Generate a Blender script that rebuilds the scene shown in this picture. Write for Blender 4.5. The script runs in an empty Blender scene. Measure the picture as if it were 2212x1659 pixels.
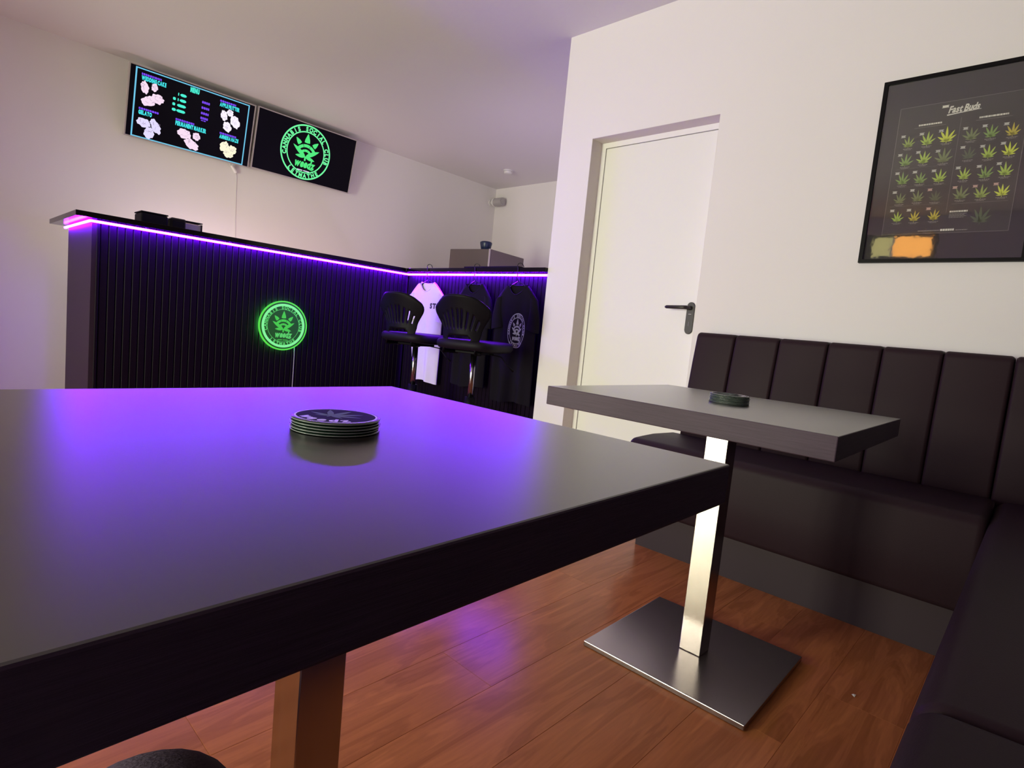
import bpy, bmesh, math, random
from mathutils import Matrix, Vector, noise
random.seed(7)
PI = math.pi
SC = bpy.context.scene
COL = SC.collection

# ------------------------------------------------------------------ camera
cam_d = bpy.data.cameras.new('camera')
cam = bpy.data.objects.new('camera', cam_d)
COL.objects.link(cam)
SC.camera = cam
YAW, PITCH, ROLL, FPX = 0.74999901, -0.0931393209, 0.0971008623, 1228.175
H = 0.886
F = Vector((math.cos(YAW) * math.cos(PITCH), math.sin(YAW) * math.cos(PITCH), math.sin(PITCH)))
r0 = Vector((math.sin(YAW), -math.cos(YAW), 0))
u0 = r0.cross(F)
Rv = math.cos(ROLL) * r0 + math.sin(ROLL) * u0
Uv = -math.sin(ROLL) * r0 + math.cos(ROLL) * u0
cam.matrix_world = Matrix(((Rv.x, Uv.x, -F.x, 0), (Rv.y, Uv.y, -F.y, 0), (Rv.z, Uv.z, -F.z, H), (0, 0, 0, 1)))
cam_d.sensor_fit = 'HORIZONTAL'
cam_d.sensor_width = 36
cam_d.lens = FPX / 2212 * 36
cam_d.clip_start = 0.02

# ------------------------------------------------------------------ world, light, exposure
SC.view_settings.view_transform = 'Standard'
SC.view_settings.look = 'None'
SC.view_settings.gamma = 1
SC.view_settings.use_curve_mapping = False
SC.view_settings.exposure = 0.0
SC.cycles.use_denoising = True
SC.cycles.max_bounces = 10
SC.cycles.sample_clamp_indirect = 12
wd = bpy.data.worlds.new('sky')
SC.world = wd
wd.use_nodes = True
wd.node_tree.nodes['Background'].inputs[0].default_value = (0.75, 0.85, 1.0, 1)
wd.node_tree.nodes['Background'].inputs[1].default_value = 0.6


def area(name, loc, direction, sx, sy, power, col):
    d = bpy.data.lights.new(name, 'AREA')
    d.shape = 'RECTANGLE'
    d.size, d.size_y = sx, sy
    d.energy = power
    d.color = col
    o = bpy.data.objects.new(name, d)
    o.location = loc
    o.rotation_euler = Vector(direction).to_track_quat('-Z', 'Y').to_euler()
    COL.objects.link(o)
    return o


# daylight through an assumed, unseen glazed entrance in the left wall
area('assumed_entrance_daylight', (-2.78, 2.34, 0.98), (1, 0.03, 0), 1.1, 1.85, 208, (0.94, 0.985, 0.72))
area('near_fill_light', (-2.78, 0.15, 1.45), (1, 0.6, 0.0), 0.9, 1.4, 30, (1.0, 0.80, 0.80))  # added fill light behind an invented window
area('bar_side_fill_light', (-2.78, 4.55, 1.25), (1, 0.25, 0.0), 0.9, 1.3, 22, (1.0, 0.86, 0.84))  # added fill that brightens the left part of the back wall


# assumed unseen lamp that brightens the back wall, behind the counter, below the counter top
area('assumed_back_wall_light', (2.3, 4.76, 1.05), (0.15, 0.50, 0.8), 2.2, 0.10, 8, (1.0, 0.70, 0.72))
area('alcove_fill_light', (3.62, 3.2, 1.05), (0.45, 0.45, 0.8), 0.10, 1.5, 9.5, (0.80, 0.60, 1.0))  # added unseen violet fill for the alcove walls and ceiling


# ------------------------------------------------------------------ materials
def nd(nt, t, **kw):
    n = nt.nodes.new(t)
    for k, v in kw.items():
        setattr(n, k, v)
    return n


def pr(name, col, rough=0.5, metal=0.0, spec=0.5, var=0.0, vscale=8.0, bump=0.0, bscale=60.0, stretch=(1, 1, 1),
       emit=None, estr=0.0, coat=0.0, aniso=0.0, alpha=1.0, rvar=0.0):
    m = bpy.data.materials.new(name)
    m.use_nodes = True
    nt = m.node_tree
    b = nt.nodes['Principled BSDF']
    b.inputs['Base Color'].default_value = (*col, 1)
    b.inputs['Roughness'].default_value = rough
    b.inputs['Metallic'].default_value = metal
    b.inputs['Specular IOR Level'].default_value = spec
    b.inputs['Coat Weight'].default_value = coat
    b.inputs['Anisotropic'].default_value = aniso
    if emit:
        b.inputs['Emission Color'].default_value = (*emit, 1)
        b.inputs['Emission Strength'].default_value = estr
    if var or bump or rvar:
        g = nd(nt, 'ShaderNodeNewGeometry')
        mp = nd(nt, 'ShaderNodeMapping')
        mp.inputs['Scale'].default_value = stretch
        nt.links.new(g.outputs['Position'], mp.inputs[0])
    if var or rvar:
        n = nd(nt, 'ShaderNodeTexNoise')
        n.inputs['Scale'].default_value = vscale
        n.inputs['Detail'].default_value = 5
        nt.links.new(mp.outputs[0], n.inputs[0])
    if var:
        mx = nd(nt, 'ShaderNodeMix', data_type='RGBA')
        mx.inputs[6].default_value = (*[c * (1 - var) for c in col], 1)
        mx.inputs[7].default_value = (*[min(1, c * (1 + var)) for c in col], 1)
        nt.links.new(n.outputs[0], mx.inputs[0])
        nt.links.new(mx.outputs[2], b.inputs['Base Color'])
    if rvar:
        mr = nd(nt, 'ShaderNodeMapRange')
        mr.inputs[1].default_value, mr.inputs[2].default_value = 0.3, 0.7
        mr.inputs[3].default_value, mr.inputs[4].default_value = rough - rvar, rough + rvar
        nt.links.new(n.outputs[0], mr.inputs[0])
        nt.links.new(mr.outputs[0], b.inputs['Roughness'])
    if bump:
        n2 = nd(nt, 'ShaderNodeTexNoise')
        n2.inputs['Scale'].default_value = bscale
        n2.inputs['Detail'].default_value = 4
        nt.links.new(mp.outputs[0], n2.inputs[0])
        bp = nd(nt, 'ShaderNodeBump')
        bp.inputs['Strength'].default_value = bump
        bp.inputs['Distance'].default_value = 0.002
        nt.links.new(n2.outputs[0], bp.inputs['Height'])
        nt.links.new(bp.outputs[0], b.inputs['Normal'])
    return m


def emis(name, col, s, base=(0.01, 0.01, 0.01)):
    return pr(name, base, 0.4, emit=col, estr=s)


def glass(name, tint=(1, 1, 1), rough=0.0, ior=1.5):
    """thin clear pane: what is behind shows through, the surface mirrors by Fresnel"""
    m = bpy.data.materials.new(name)
    m.use_nodes = True
    nt = m.node_tree
    nt.nodes.clear()
    out = nd(nt, 'ShaderNodeOutputMaterial')
    fr = nd(nt, 'ShaderNodeFresnel')
    fr.inputs['IOR'].default_value = ior
    tr = nd(nt, 'ShaderNodeBsdfTransparent')
    tr.inputs[0].default_value = (*tint, 1)
    gl = nd(nt, 'ShaderNodeBsdfGlossy')
    gl.inputs['Roughness'].default_value = rough
    mx = nd(nt, 'ShaderNodeMixShader')
    nt.links.new(fr.outputs[0], mx.inputs[0])
    nt.links.new(tr.outputs[0], mx.inputs[1])
    nt.links.new(gl.outputs[0], mx.inputs[2])
    nt.links.new(mx.outputs[0], out.inputs[0])
    return m


def wood_floor():
    m = bpy.data.materials.new('laminate_oak')
    m.use_nodes = True
    nt = m.node_tree
    b = nt.nodes['Principled BSDF']
    g = nd(nt, 'ShaderNodeNewGeometry')
    oi = nd(nt, 'ShaderNodeObjectInfo')
    comb = nd(nt, 'ShaderNodeCombineXYZ')
    mul = nd(nt, 'ShaderNodeMath', operation='MULTIPLY')
    mul.inputs[1].default_value = 37.0
    nt.links.new(oi.outputs['Random'], mul.inputs[0])
    nt.links.new(mul.outputs[0], comb.inputs[0])
    nt.links.new(mul.outputs[0], comb.inputs[2])
    add = nd(nt, 'ShaderNodeVectorMath', operation='ADD')
    nt.links.new(g.outputs['Position'], add.inputs[0])
    nt.links.new(comb.outputs[0], add.inputs[1])
    mp = nd(nt, 'ShaderNodeMapping')
    mp.inputs['Scale'].default_value = (0.9, 6.5, 1)
    nt.links.new(add.outputs[0], mp.inputs[0])
    n1 = nd(nt, 'ShaderNodeTexNoise')
    n1.inputs['Scale'].default_value = 2.2
    n1.inputs['Detail'].default_value = 6
    n1.inputs['Distortion'].default_value = 1.6
    nt.links.new(mp.outputs[0], n1.inputs[0])
    # ring bands: a wave over the noise gives cathedral grain
    w = nd(nt, 'ShaderNodeMath', operation='MULTIPLY')
    w.inputs[1].default_value = 42
    nt.links.new(n1.outputs[0], w.inputs[0])
    s = nd(nt, 'ShaderNodeMath', operation='SINE')
    nt.links.new(w.outputs[0], s.inputs[0])
    mp2 = nd(nt, 'ShaderNodeMapping')
    mp2.inputs['Scale'].default_value = (3, 70, 1)
    nt.links.new(add.outputs[0], mp2.inputs[0])
    n2 = nd(nt, 'ShaderNodeTexNoise')
    n2.inputs['Scale'].default_value = 2.0
    n2.inputs['Detail'].default_value = 4
    nt.links.new(mp2.outputs[0], n2.inputs[0])
    r1 = nd(nt, 'ShaderNodeValToRGB')
    r1.color_ramp.elements[0].position, r1.color_ramp.elements[1].position = 0.25, 0.75
    r1.color_ramp.elements[0].color = (0.31, 0.098, 0.030, 1)
    r1.color_ramp.elements[1].color = (0.52, 0.180, 0.058, 1)
    nt.links.new(n1.outputs[0], r1.inputs[0])
    mx = nd(nt, 'ShaderNodeMix', data_type='RGBA', blend_type='MULTIPLY')
    mr = nd(nt, 'ShaderNodeMapRange')
    mr.inputs[1].default_value, mr.inputs[2].default_value, mr.inputs[3].default_value, mr.inputs[4].default_value = -1, 1, 0.91, 1.03
    nt.links.new(s.outputs[0], mr.inputs[0])
    mx.inputs[0].default_value = 1
    nt.links.new(r1.outputs[0], mx.inputs[6])
    nt.links.new(mr.outputs[0], mx.inputs[7])
    mx2 = nd(nt, 'ShaderNodeMix', data_type='RGBA', blend_type='MULTIPLY')
    mx2.inputs[0].default_value = 1
    mr2 = nd(nt, 'ShaderNodeMapRange')
    mr2.inputs[1].default_value, mr2.inputs[2].default_value, mr2.inputs[3].default_value, mr2.inputs[4].default_value = 0.3, 0.7, 0.92, 1.07
    nt.links.new(n2.outputs[0], mr2.inputs[0])
    nt.links.new(mx.outputs[2], mx2.inputs[6])
    nt.links.new(mr2.outputs[0], mx2.inputs[7])
    hv = nd(nt, 'ShaderNodeHueSaturation')
    mr3 = nd(nt, 'ShaderNodeMapRange')
    mr3.inputs[3].default_value, mr3.inputs[4].default_value = 0.93, 1.06
    nt.links.new(oi.outputs['Random'], mr3.inputs[0])
    nt.links.new(mr3.outputs[0], hv.inputs['Value'])
    nt.links.new(mx2.outputs[2], hv.inputs['Color'])
    nt.links.new(hv.outputs[0], b.inputs['Base Color'])
    b.inputs['Roughness'].default_value = 0.23
    b.inputs['Specular IOR Level'].default_value = 0.18
    b.inputs['Specular Tint'].default_value = (1.0, 0.52, 0.34, 1)
    bp = nd(nt, 'ShaderNodeBump')
    bp.inputs['Strength'].default_value = 0.12
    bp.inputs['Distance'].default_value = 0.001
    nt.links.new(n2.outputs[0], bp.inputs['Height'])
    nt.links.new(bp.outputs[0], b.inputs['Normal'])
    return m


def sheen_top(name, col, rough, ior=1.5):
    """dark laminate: fine lengthwise grain under a short-tailed (Beckmann) semi-gloss"""
    m = bpy.data.materials.new(name)
    m.use_nodes = True
    nt = m.node_tree
    nt.nodes.clear()
    out = nd(nt, 'ShaderNodeOutputMaterial')
    tc = nd(nt, 'ShaderNodeTexCoord')
    mp = nd(nt, 'ShaderNodeMapping')
    mp.inputs['Scale'].default_value = (90, 5, 90)
    nt.links.new(tc.outputs['Object'], mp.inputs[0])
    no = nd(nt, 'ShaderNodeTexNoise')
    no.inputs['Scale'].default_value = 3
    no.inputs['Detail'].default_value = 5
    nt.links.new(mp.outputs[0], no.inputs[0])
    mx = nd(nt, 'ShaderNodeMix', data_type='RGBA')
    mx.inputs[6].default_value = (*[c * 0.6 for c in col], 1)
    mx.inputs[7].default_value = (*[c * 1.5 for c in col], 1)
    nt.links.new(no.outputs[0], mx.inputs[0])
    df = nd(nt, 'ShaderNodeBsdfDiffuse')
    nt.links.new(mx.outputs[2], df.inputs[0])
    gl = nd(nt, 'ShaderNodeBsdfAnisotropic', distribution='BECKMANN')
    gl.inputs['Roughness'].default_value = rough
    gl.inputs['Color'].default_value = (1, 1, 1, 1)
    bp = nd(nt, 'ShaderNodeBump')
    bp.inputs['Strength'].default_value = 0.06
    bp.inputs['Distance'].default_value = 0.0006
    nt.links.new(no.outputs[0], bp.inputs['Height'])
    nt.links.new(bp.outputs[0], df.inputs['Normal'])
    fr = nd(nt, 'ShaderNodeFresnel')
    fr.inputs['IOR'].default_value = ior
    ms = nd(nt, 'ShaderNodeMixShader')
    nt.links.new(fr.outputs[0], ms.inputs[0])
    nt.links.new(df.outputs[0], ms.inputs[1])
    nt.links.new(gl.outputs[0], ms.inputs[2])
    nt.links.new(ms.outputs[0], out.inputs[0])
    return m


M = {}
M['wall'] = pr('white_plaster', (0.80, 0.775, 0.755), 0.85, spec=0.2, var=0.02, vscale=1.5, bump=0.10, bscale=90)
M['wall_dark'] = pr('bounce_cut_plaster', (0.10, 0.085, 0.08), 0.85, spec=0.2, bump=0.10, bscale=90)  # unseen front wall made dark to cut bounce light
M['ceil'] = pr('white_ceiling', (0.76, 0.735, 0.73), 0.9, spec=0.15, bump=0.08, bscale=70)
M['door'] = pr('white_door_paint', (0.82, 0.82, 0.78), 0.45)
M['frame_white'] = pr('white_frame_paint', (0.85, 0.84, 0.81), 0.4)
M['reveal'] = pr('shaded_reveal', (0.72, 0.66, 0.63), 0.8, bump=0.2, bscale=120)  # grey stands in for shade on faces turned from the daylight
M['floor'] = wood_floor()
M['subfloor'] = pr('dark_underlay', (0.10, 0.04, 0.02), 0.8)
M['wenge'] = sheen_top('wenge_laminate', (0.010, 0.0075, 0.0075), 0.33, 1.74)
M['wenge_edge'] = pr('wenge_edge', (0.075, 0.051, 0.076), 0.5, spec=0.25, var=0.35, vscale=4, stretch=(4, 3, 110), bump=0.15, bscale=12)
M['steel'] = pr('brushed_steel', (0.46, 0.42, 0.40), 0.17, metal=1.0, var=0.05, vscale=3, stretch=(20, 20, 1.2), rvar=0.03)
M['steel_plate'] = pr('brushed_steel_plate', (0.36, 0.31, 0.33), 0.27, metal=1.0, var=0.05, vscale=6, stretch=(1, 30, 1))
M['leather'] = pr('dark_leatherette', (0.0235, 0.0120, 0.0165), 0.52, spec=0.12, bump=0.18, bscale=420)
M['kick'] = pr('dark_kick_board', (0.040, 0.027, 0.034), 0.5, spec=0.15)
M['slat'] = pr('black_slat', (0.0060, 0.0026, 0.0075), 0.5, spec=0.08, var=0.2, vscale=4, stretch=(30, 30, 1))
M['bar_back'] = pr('black_felt_backing', (0.006, 0.006, 0.007), 0.9)
M['bar_panel'] = pr('dark_bar_panel', (0.024, 0.013, 0.022), 0.5, spec=0.15, var=0.2, vscale=4, stretch=(40, 40, 1))
M['counter'] = pr('dark_counter_laminate', (0.0035, 0.0025, 0.003), 0.12, spec=0.22, var=0.2, vscale=4, stretch=(3, 40, 40))
M['led'] = emis('violet_led', (0.165, 0.002, 1.0), 290.0, (0.8, 0.8, 0.8))
M['black'] = pr('black_plastic', (0.0045, 0.0035, 0.0065), 0.5, spec=0.10)
M['black_gloss'] = pr('black_gloss', (0.006, 0.005, 0.008), 0.08)
M['silver'] = pr('silver_bezel', (0.55, 0.50, 0.47), 0.35, metal=0.4)
M['white_plastic'] = pr('white_plastic', (0.75, 0.74, 0.72), 0.4)
M['grey_plastic'] = pr('grey_plastic', (0.42, 0.40, 0.40), 0.5)
M['dark_metal'] = pr('black_metal', (0.012, 0.011, 0.012), 0.35, metal=0.0)
M['bronze'] = pr('dark_bronze_handle', (0.018, 0.013, 0.013), 0.38)
M['gunmetal'] = pr('stool_chrome', (0.32, 0.31, 0.34), 0.22, metal=1.0)
M['seat_pvc'] = pr('black_seat_vinyl', (0.007, 0.005, 0.010), 0.55, spec=0.15)
M['white_cloth'] = pr('white_jersey', (0.72, 0.68, 0.70), 0.9, spec=0.1, bump=0.25, bscale=200)
M['black_cloth'] = pr('black_jersey', (0.007, 0.005, 0.010), 0.9, spec=0.15, bump=0.25, bscale=200)
M['print_grey'] = pr('grey_shirt_print', (0.32, 0.34, 0.34), 0.7)
M['print_black'] = pr('black_shirt_print', (0.03, 0.025, 0.03), 0.7)
M['screen'] = emis('screen_black', (0.25, 0.12, 0.5), 0.004, (0.002, 0.002, 0.003))
M['screen'].node_tree.nodes['Principled BSDF'].inputs['Roughness'].default_value = 0.3
M['screen'].node_tree.nodes['Principled BSDF'].inputs['Specular IOR Level'].default_value = 0.12
M['s_green'] = emis('screen_green', (0.07, 0.80, 0.20), 1.0)
M['s_pgreen'] = emis('screen_pale_green', (0.16, 0.95, 0.36), 1.0)
M['s_cyan'] = emis('screen_cyan', (0.05, 0.82, 0.85), 1.0)
M['s_blue'] = emis('screen_border_blue', (0.17, 0.62, 0.90), 0.9)
M['s_mint'] = emis('screen_mint', (0.06, 0.88, 0.66), 1.0)
M['s_violet'] = emis('screen_violet', (0.18, 0.055, 0.85), 1.0)
M['s_pink'] = emis('screen_bud_pink', (0.90, 0.70, 0.86), 1.05)
M['s_lilac'] = emis('screen_bud_lilac', (0.74, 0.68, 0.96), 1.05)
M['s_white'] = emis('screen_bud_white', (0.92, 0.86, 0.98), 1.05)
M['s_cream'] = emis('screen_bud_cream', (0.95, 0.90, 0.66), 1.05)
M['s_crease'] = emis('screen_bud_crease', (0.36, 0.25, 0.40), 0.8)
M['s_dash'] = emis('screen_white_dash', (0.80, 0.70, 0.90), 1.0)
M['neon_ring'] = emis('neon_green_ring', (0.22, 0.90, 0.32), 1.0)
M['neon_rim'] = emis('neon_green_rim', (0.10, 0.85, 0.07), 0.9)
M['neon_back'] = emis('neon_back_glow', (0.08, 1.0, 0.12), 22.0)
M['neon_print'] = emis('neon_etched_print', (0.06, 0.62, 0.07), 0.9)
M['neon_letter'] = emis('neon_etched_letter', (0.10, 0.66, 0.14), 0.9)
M['neon_face'] = emis('neon_acrylic_face', (0.012, 0.16, 0.010), 0.40, (0.01, 0.02, 0.012))
M['frame_black'] = pr('black_picture_frame', (0.006, 0.005, 0.006), 0.45, spec=0.08)
M['mat'] = pr('dark_mat_board', (0.040, 0.034, 0.040), 0.9)
M['sheet'] = pr('dark_poster_sheet', (0.050, 0.044, 0.046), 0.8)
M['rule'] = pr('grey_poster_line', (0.20, 0.185, 0.185), 0.8)
M['p_white'] = pr('poster_white_ink', (0.75, 0.72, 0.68), 0.8)
M['p_tag'] = pr('poster_tag_ink', (0.52, 0.51, 0.50), 0.8)
M['p_tagr'] = pr('poster_red_tag_ink', (0.55, 0.36, 0.33), 0.8)
M['p_text'] = pr('poster_grey_text', (0.30, 0.28, 0.27), 0.8)
for i, c in enumerate([(0.31, 0.403, 0.093), (0.419, 0.558, 0.093), (0.651, 0.713, 0.078), (0.202, 0.248, 0.109), (0.232, 0.357, 0.093), (0.558, 0.465, 0.062), (0.109, 0.139, 0.078)]):
    M['leaf%d' % i] = pr('poster_leaf_green', c, 0.8)
M['pane'] = glass('picture_glass', ior=1.75, rough=0.03)
_nt = M['pane'].node_tree       # a faintly wavy pane
_g = nd(_nt, 'ShaderNodeNewGeometry')
_n = nd(_nt, 'ShaderNodeTexNoise')
_n.inputs['Scale'].default_value = 22
_nt.links.new(_g.outputs['Position'], _n.inputs[0])
_b = nd(_nt, 'ShaderNodeBump')
_b.inputs['Strength'].default_value = 0.035
_b.inputs['Distance'].default_value = 0.003
_nt.links.new(_n.outputs[0], _b.inputs['Height'])
_nt.links.new(_b.outputs[0], [n for n in _nt.nodes if n.type == 'BSDF_GLOSSY'][0].inputs['Normal'])
M['clear'] = glass('window_glass')
M['amber'] = emis('amber_lit_pane', (1.0, 0.42, 0.08), 7.0, (0.5, 0.3, 0.1))
M['yellow'] = emis('yellow_lit_pane', (0.80, 0.72, 0.28), 3.2, (0.5, 0.4, 0.1))
M['dark_frame'] = pr('anthracite_door_frame', (0.05, 0.05, 0.055), 0.5)
M['coaster_edge'] = pr('coaster_green_black', (0.012, 0.030, 0.018), 0.25)
M['coaster_line'] = pr('coaster_pale_edge', (0.34, 0.38, 0.36), 0.35)
M['coaster_top'] = pr('coaster_black_top', (0.010, 0.015, 0.012), 0.6, spec=0.04)
M['coaster_white'] = pr('coaster_white_print', (0.72, 0.70, 0.72), 0.4)
M['coaster_leaf'] = pr('coaster_leaf_print', (0.13, 0.19, 0.15), 0.6, spec=0.1)
M['acrylic'] = glass('grey_acrylic', (0.66, 0.60, 0.64))
M['fridge'] = pr('grey_brown_metal', (0.135, 0.105, 0.105), 0.45, metal=0.2)
M['navy'] = pr('navy_glaze', (0.012, 0.025, 0.075), 0.3)
M['jeans'] = pr('dark_navy_trousers', (0.13, 0.10, 0.15), 0.9, spec=0.1, bump=0.5, bscale=320)
M['shoe'] = pr('black_shoe', (0.01, 0.01, 0.011), 0.5)
M['paper'] = pr('white_scrap', (0.75, 0.70, 0.68), 0.8)

# ------------------------------------------------------------------ helpers


def tag(o, label=None, cat=None, group=None, kind=None):
    if label: o['label'] = label
    if cat: o['category'] = cat
    if group: o['group'] = group
    if kind: o['kind'] = kind
    return o


def empty(name, loc, label=None, cat=None, group=None, rz=0.0):
    o = bpy.data.objects.new(name, None)
    o.empty_display_size = 0.05
    o.location = loc
    o.rotation_euler = (0, 0, rz)
    COL.objects.link(o)
    return tag(o, label, cat, group)


def link(name, bm, mat, parent=None, smooth=False, world=False, mods=None):
    """one bmesh -> one mesh object; world=True: the verts are world coordinates, moved into the parent's frame"""
    me = bpy.data.meshes.new(name)
    if world and parent is not None:
        off = Vector(parent.location)
        p = parent.parent
        while p is not None:
            off += Vector(p.location)
            p = p.parent
        bmesh.ops.translate(bm, verts=bm.verts, vec=-off)
    bmesh.ops.recalc_face_normals(bm, faces=bm.faces)
    bm.to_mesh(me)
    bm.free()
    for mm in (mat if isinstance(mat, (list, tuple)) else [mat]):
        me.materials.append(mm)
    if smooth:
        for p in me.polygons:
            p.use_smooth = True
    o = bpy.data.objects.new(name, me)
    COL.objects.link(o)
    if parent is not None:
        o.parent = parent
    return o


def sharp(o, deg=40):
    m = o.modifiers.new('edges', 'EDGE_SPLIT')
    m.split_angle = math.radians(deg)
    return o


def box(x0, x1, y0, y1, z0, z1, bev=0.0, seg=1, bm=None, mi=0):
    b = bmesh.new()
    vs = [b.verts.new((x, y, z)) for x in (x0, x1) for y in (y0, y1) for z in (z0, z1)]
    for f in ((0, 1, 3, 2), (4, 6, 7, 5), (0, 4, 5, 1), (2, 3, 7, 6), (0, 2, 6, 4), (1, 5, 7, 3)):
        b.faces.new([vs[i] for i in f])
    if bev:
        bmesh.ops.bevel(b, geom=b.edges[:], offset=bev, segments=seg, profile=0.5, affect='EDGES')
    for f in b.faces: f.material_index = mi
    if bm is None:
        return b
    return join(bm, b)


def join(bm, b):
    vm = {v: bm.verts.new(v.co) for v in b.verts}
    for f in b.faces:
        try:
            nf = bm.faces.new([vm[v] for v in f.verts])
            nf.material_index = f.material_index
            nf.smooth = f.smooth
        except ValueError:
            pass
    b.free()
    return bm


def lathe(prof, n=24, cx=0, cy=0, cap=True):
    """prof: [(r, z)...] turned about z"""
    b = bmesh.new()
    rings = []
    for r, z in prof:
        rings.append([b.verts.new((cx + r * math.cos(2 * PI * k / n), cy + r * math.sin(2 * PI * k / n), z)) for k in range(n)])
    for a, c in zip(rings, rings[1:]):
        for k in range(n):
            b.faces.new((a[k], a[(k + 1) % n], c[(k + 1) % n], c[k]))
    if cap:
        b.faces.new(rings[0][::-1])
        b.faces.new(rings[-1])
    return b


def tube(pts, r, n=8, bm=None, closed=False):
    b = bm or bmesh.new()
    pts = [Vector(p) for p in pts]
    rings = []
    ref = Vector((0.13, 0.27, 0.95)).normalized()
    N = len(pts)
    for i, p in enumerate(pts):
        if closed:
            t = (pts[(i + 1) % N] - pts[i - 1]).normalized()
        else:
            t = (pts[min(i + 1, N - 1)] - pts[max(i - 1, 0)]).normalized()
        a = t.cross(ref)
        if a.length < 0.05: a = t.cross(Vector((1, 0, 0)))
        a.normalize()
        c = t.cross(a)
        rr = r[i] if isinstance(r, (list, tuple)) else r
        rings.append([b.verts.new(p + rr * (math.cos(2 * PI * k / n) * a + math.sin(2 * PI * k / n) * c)) for k in range(n)])
    seq = list(zip(rings, rings[1:])) + ([(rings[-1], rings[0])] if closed else [])
    for a, c in seq:
        for k in range(n):
            b.faces.new((a[k], a[(k + 1) % n], c[(k + 1) % n], c[k]))
    if not closed:
        b.faces.new(rings[0][::-1])
        b.faces.new(rings[-1])
    return b


def prism(outline, d, axis, a0, bm=None):
    """outline of 2-D points extruded along an axis from a0 by d. axis x: (y,z); y: (x,z); z: (x,y)"""
    b = bmesh.new()
    def P(u, v, w):
        return {'x': (w, u, v), 'y': (u, w, v), 'z': (u, v, w)}[axis]
    A = [b.verts.new(P(u, v, a0)) for u, v in outline]
    B = [b.verts.new(P(u, v, a0 + d)) for u, v in outline]
    b.faces.new(A)
    b.faces.new(B[::-1])
    n = len(A)
    for i in range(n):
        b.faces.new((A[i], A[(i + 1) % n], B[(i + 1) % n], B[i]))
    return b if bm is None else join(bm, b)


def structure(name, bm, mat, parent=None, world=False):
    o = link(name, bm, mat, parent, world=world)
    o['kind'] = 'structure'
    return o


# flat print: 2-D polygons put on a surface as a thin layer
class Flat:
    def __init__(self):
        self.v = []
        self.f = []

    def poly(self, pts):
        k = len(self.v)
        self.v += [tuple(p) for p in pts]
        self.f.append(list(range(k, k + len(pts))))

    def rect(self, x0, y0, x1, y1):
        self.poly([(x0, y0), (x1, y0), (x1, y1), (x0, y1)])

    def pill(self, x0, y0, x1, y1):
        c = min(abs(x1 - x0), abs(y1 - y0)) * 0.3
        self.poly([(x0 + c, y0), (x1 - c, y0), (x1, y0 + c), (x1, y1 - c), (x1 - c, y1), (x0 + c, y1), (x0, y1 - c), (x0, y0 + c)])

    def ring(self, cx, cy, r0, r1, n=72, a0=0.0, a1=2 * PI):
        full = abs(a1 - a0 - 2 * PI) < 1e-6
        k = len(self.v)
        m = n if full else n + 1
        for i in range(m):
            a = a0 + (a1 - a0) * i / n
            self.v += [(cx + r0 * math.cos(a), cy + r0 * math.sin(a)), (cx + r1 * math.cos(a), cy + r1 * math.sin(a))]
        for i in range(n):
            j = (i + 1) % m
            self.f.append([k + 2 * i, k + 2 * i + 1, k + 2 * j + 1, k + 2 * j])

    def disc(self, cx, cy, r, n=40):
        self.poly([(cx + r * math.cos(2 * PI * i / n), cy + r * math.sin(2 * PI * i / n)) for i in range(n)])

    def lens(self, p, q, w, n=7, mid=0.45):
        """a leaf blade from base p to tip q"""
        p, q = Vector(p), Vector(q)
        d = q - p
        nn = Vector((-d.y, d.x)).normalized()
        L = []
        Rr = []
        for i in range(1, n):
            t = i / n
            ww = w * 0.5 * math.sin(PI * t ** 0.8) ** 0.85
            L.append(p + d * t + nn * ww)
            Rr.append(p + d * t - nn * ww)
        self.poly([p] + Rr + [q] + L[::-1])

    def add(self, other, fn):
        k = len(self.v)
        self.v += [fn(p) for p in other.v]
        self.f += [[i + k for i in f] for f in other.f]
        return self

    def obj(self, name, mat, parent, fn, kind=None, thick=0.0):
        bm = bmesh.new()
        vs = [bm.verts.new(fn(p)) for p in self.v]
        for f in self.f:
            try:
                bm.faces.new([vs[i] for i in f])
            except ValueError:
                pass
        me = bpy.data.meshes.new(name)
        bm.to_mesh(me)
        bm.free()
        me.materials.append(mat)
        o = bpy.data.objects.new(name, me)
        COL.objects.link(o)
        o.parent = parent
        if kind: o['kind'] = kind
        return o


_glyph = {}


def glyph(ch, bold=0.0):
    key = (ch, bold)
    if key not in _glyph:
        cu = bpy.data.curves.new('glyph', 'FONT')
        cu.body = ch
        cu.offset = bold
        cu.resolution_u = 3
        o = bpy.data.objects.new('glyph', cu)
        COL.objects.link(o)
        dg = bpy.context.evaluated_depsgraph_get()
        ev = o.evaluated_get(dg)
        me = ev.to_mesh()
        v = [(p.co.x, p.co.y) for p in me.vertices]
        f = [list(p.vertices) for p in me.polygons]
        ev.to_mesh_clear()
        bpy.data.objects.remove(o)
        bpy.data.curves.remove(cu)
        _glyph[key] = (v, f)
    return _glyph[key]


def text(s, size, bold=0.0, squeeze=1.0, track=0.06, shear=0.0, width=None):
    """a line of text from x = 0 on the baseline y = 0, capital height about size"""
    fl = Flat()
    x = 0.0
    k = size / 0.70
    for ch in s:
        if ch == ' ':
            x += 0.30 * size * squeeze
            continue
        v, f = glyph(ch, bold)
        mn = min(p[0] for p in v)
        mxx = max(p[0] for p in v)
        b = len(fl.v)
        fl.v += [((p[0] - mn) * k * squeeze + x + shear * p[1] * k, p[1] * k) for p in v]
        fl.f += [[i + b for i in q] for q in f]
        x += (mxx - mn) * k * squeeze + track * size
    if width:
        s2 = width / max(1e-6, x - track * size)
        fl.v = [(p[0] * s2, p[1]) for p in fl.v]
    return fl


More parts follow.
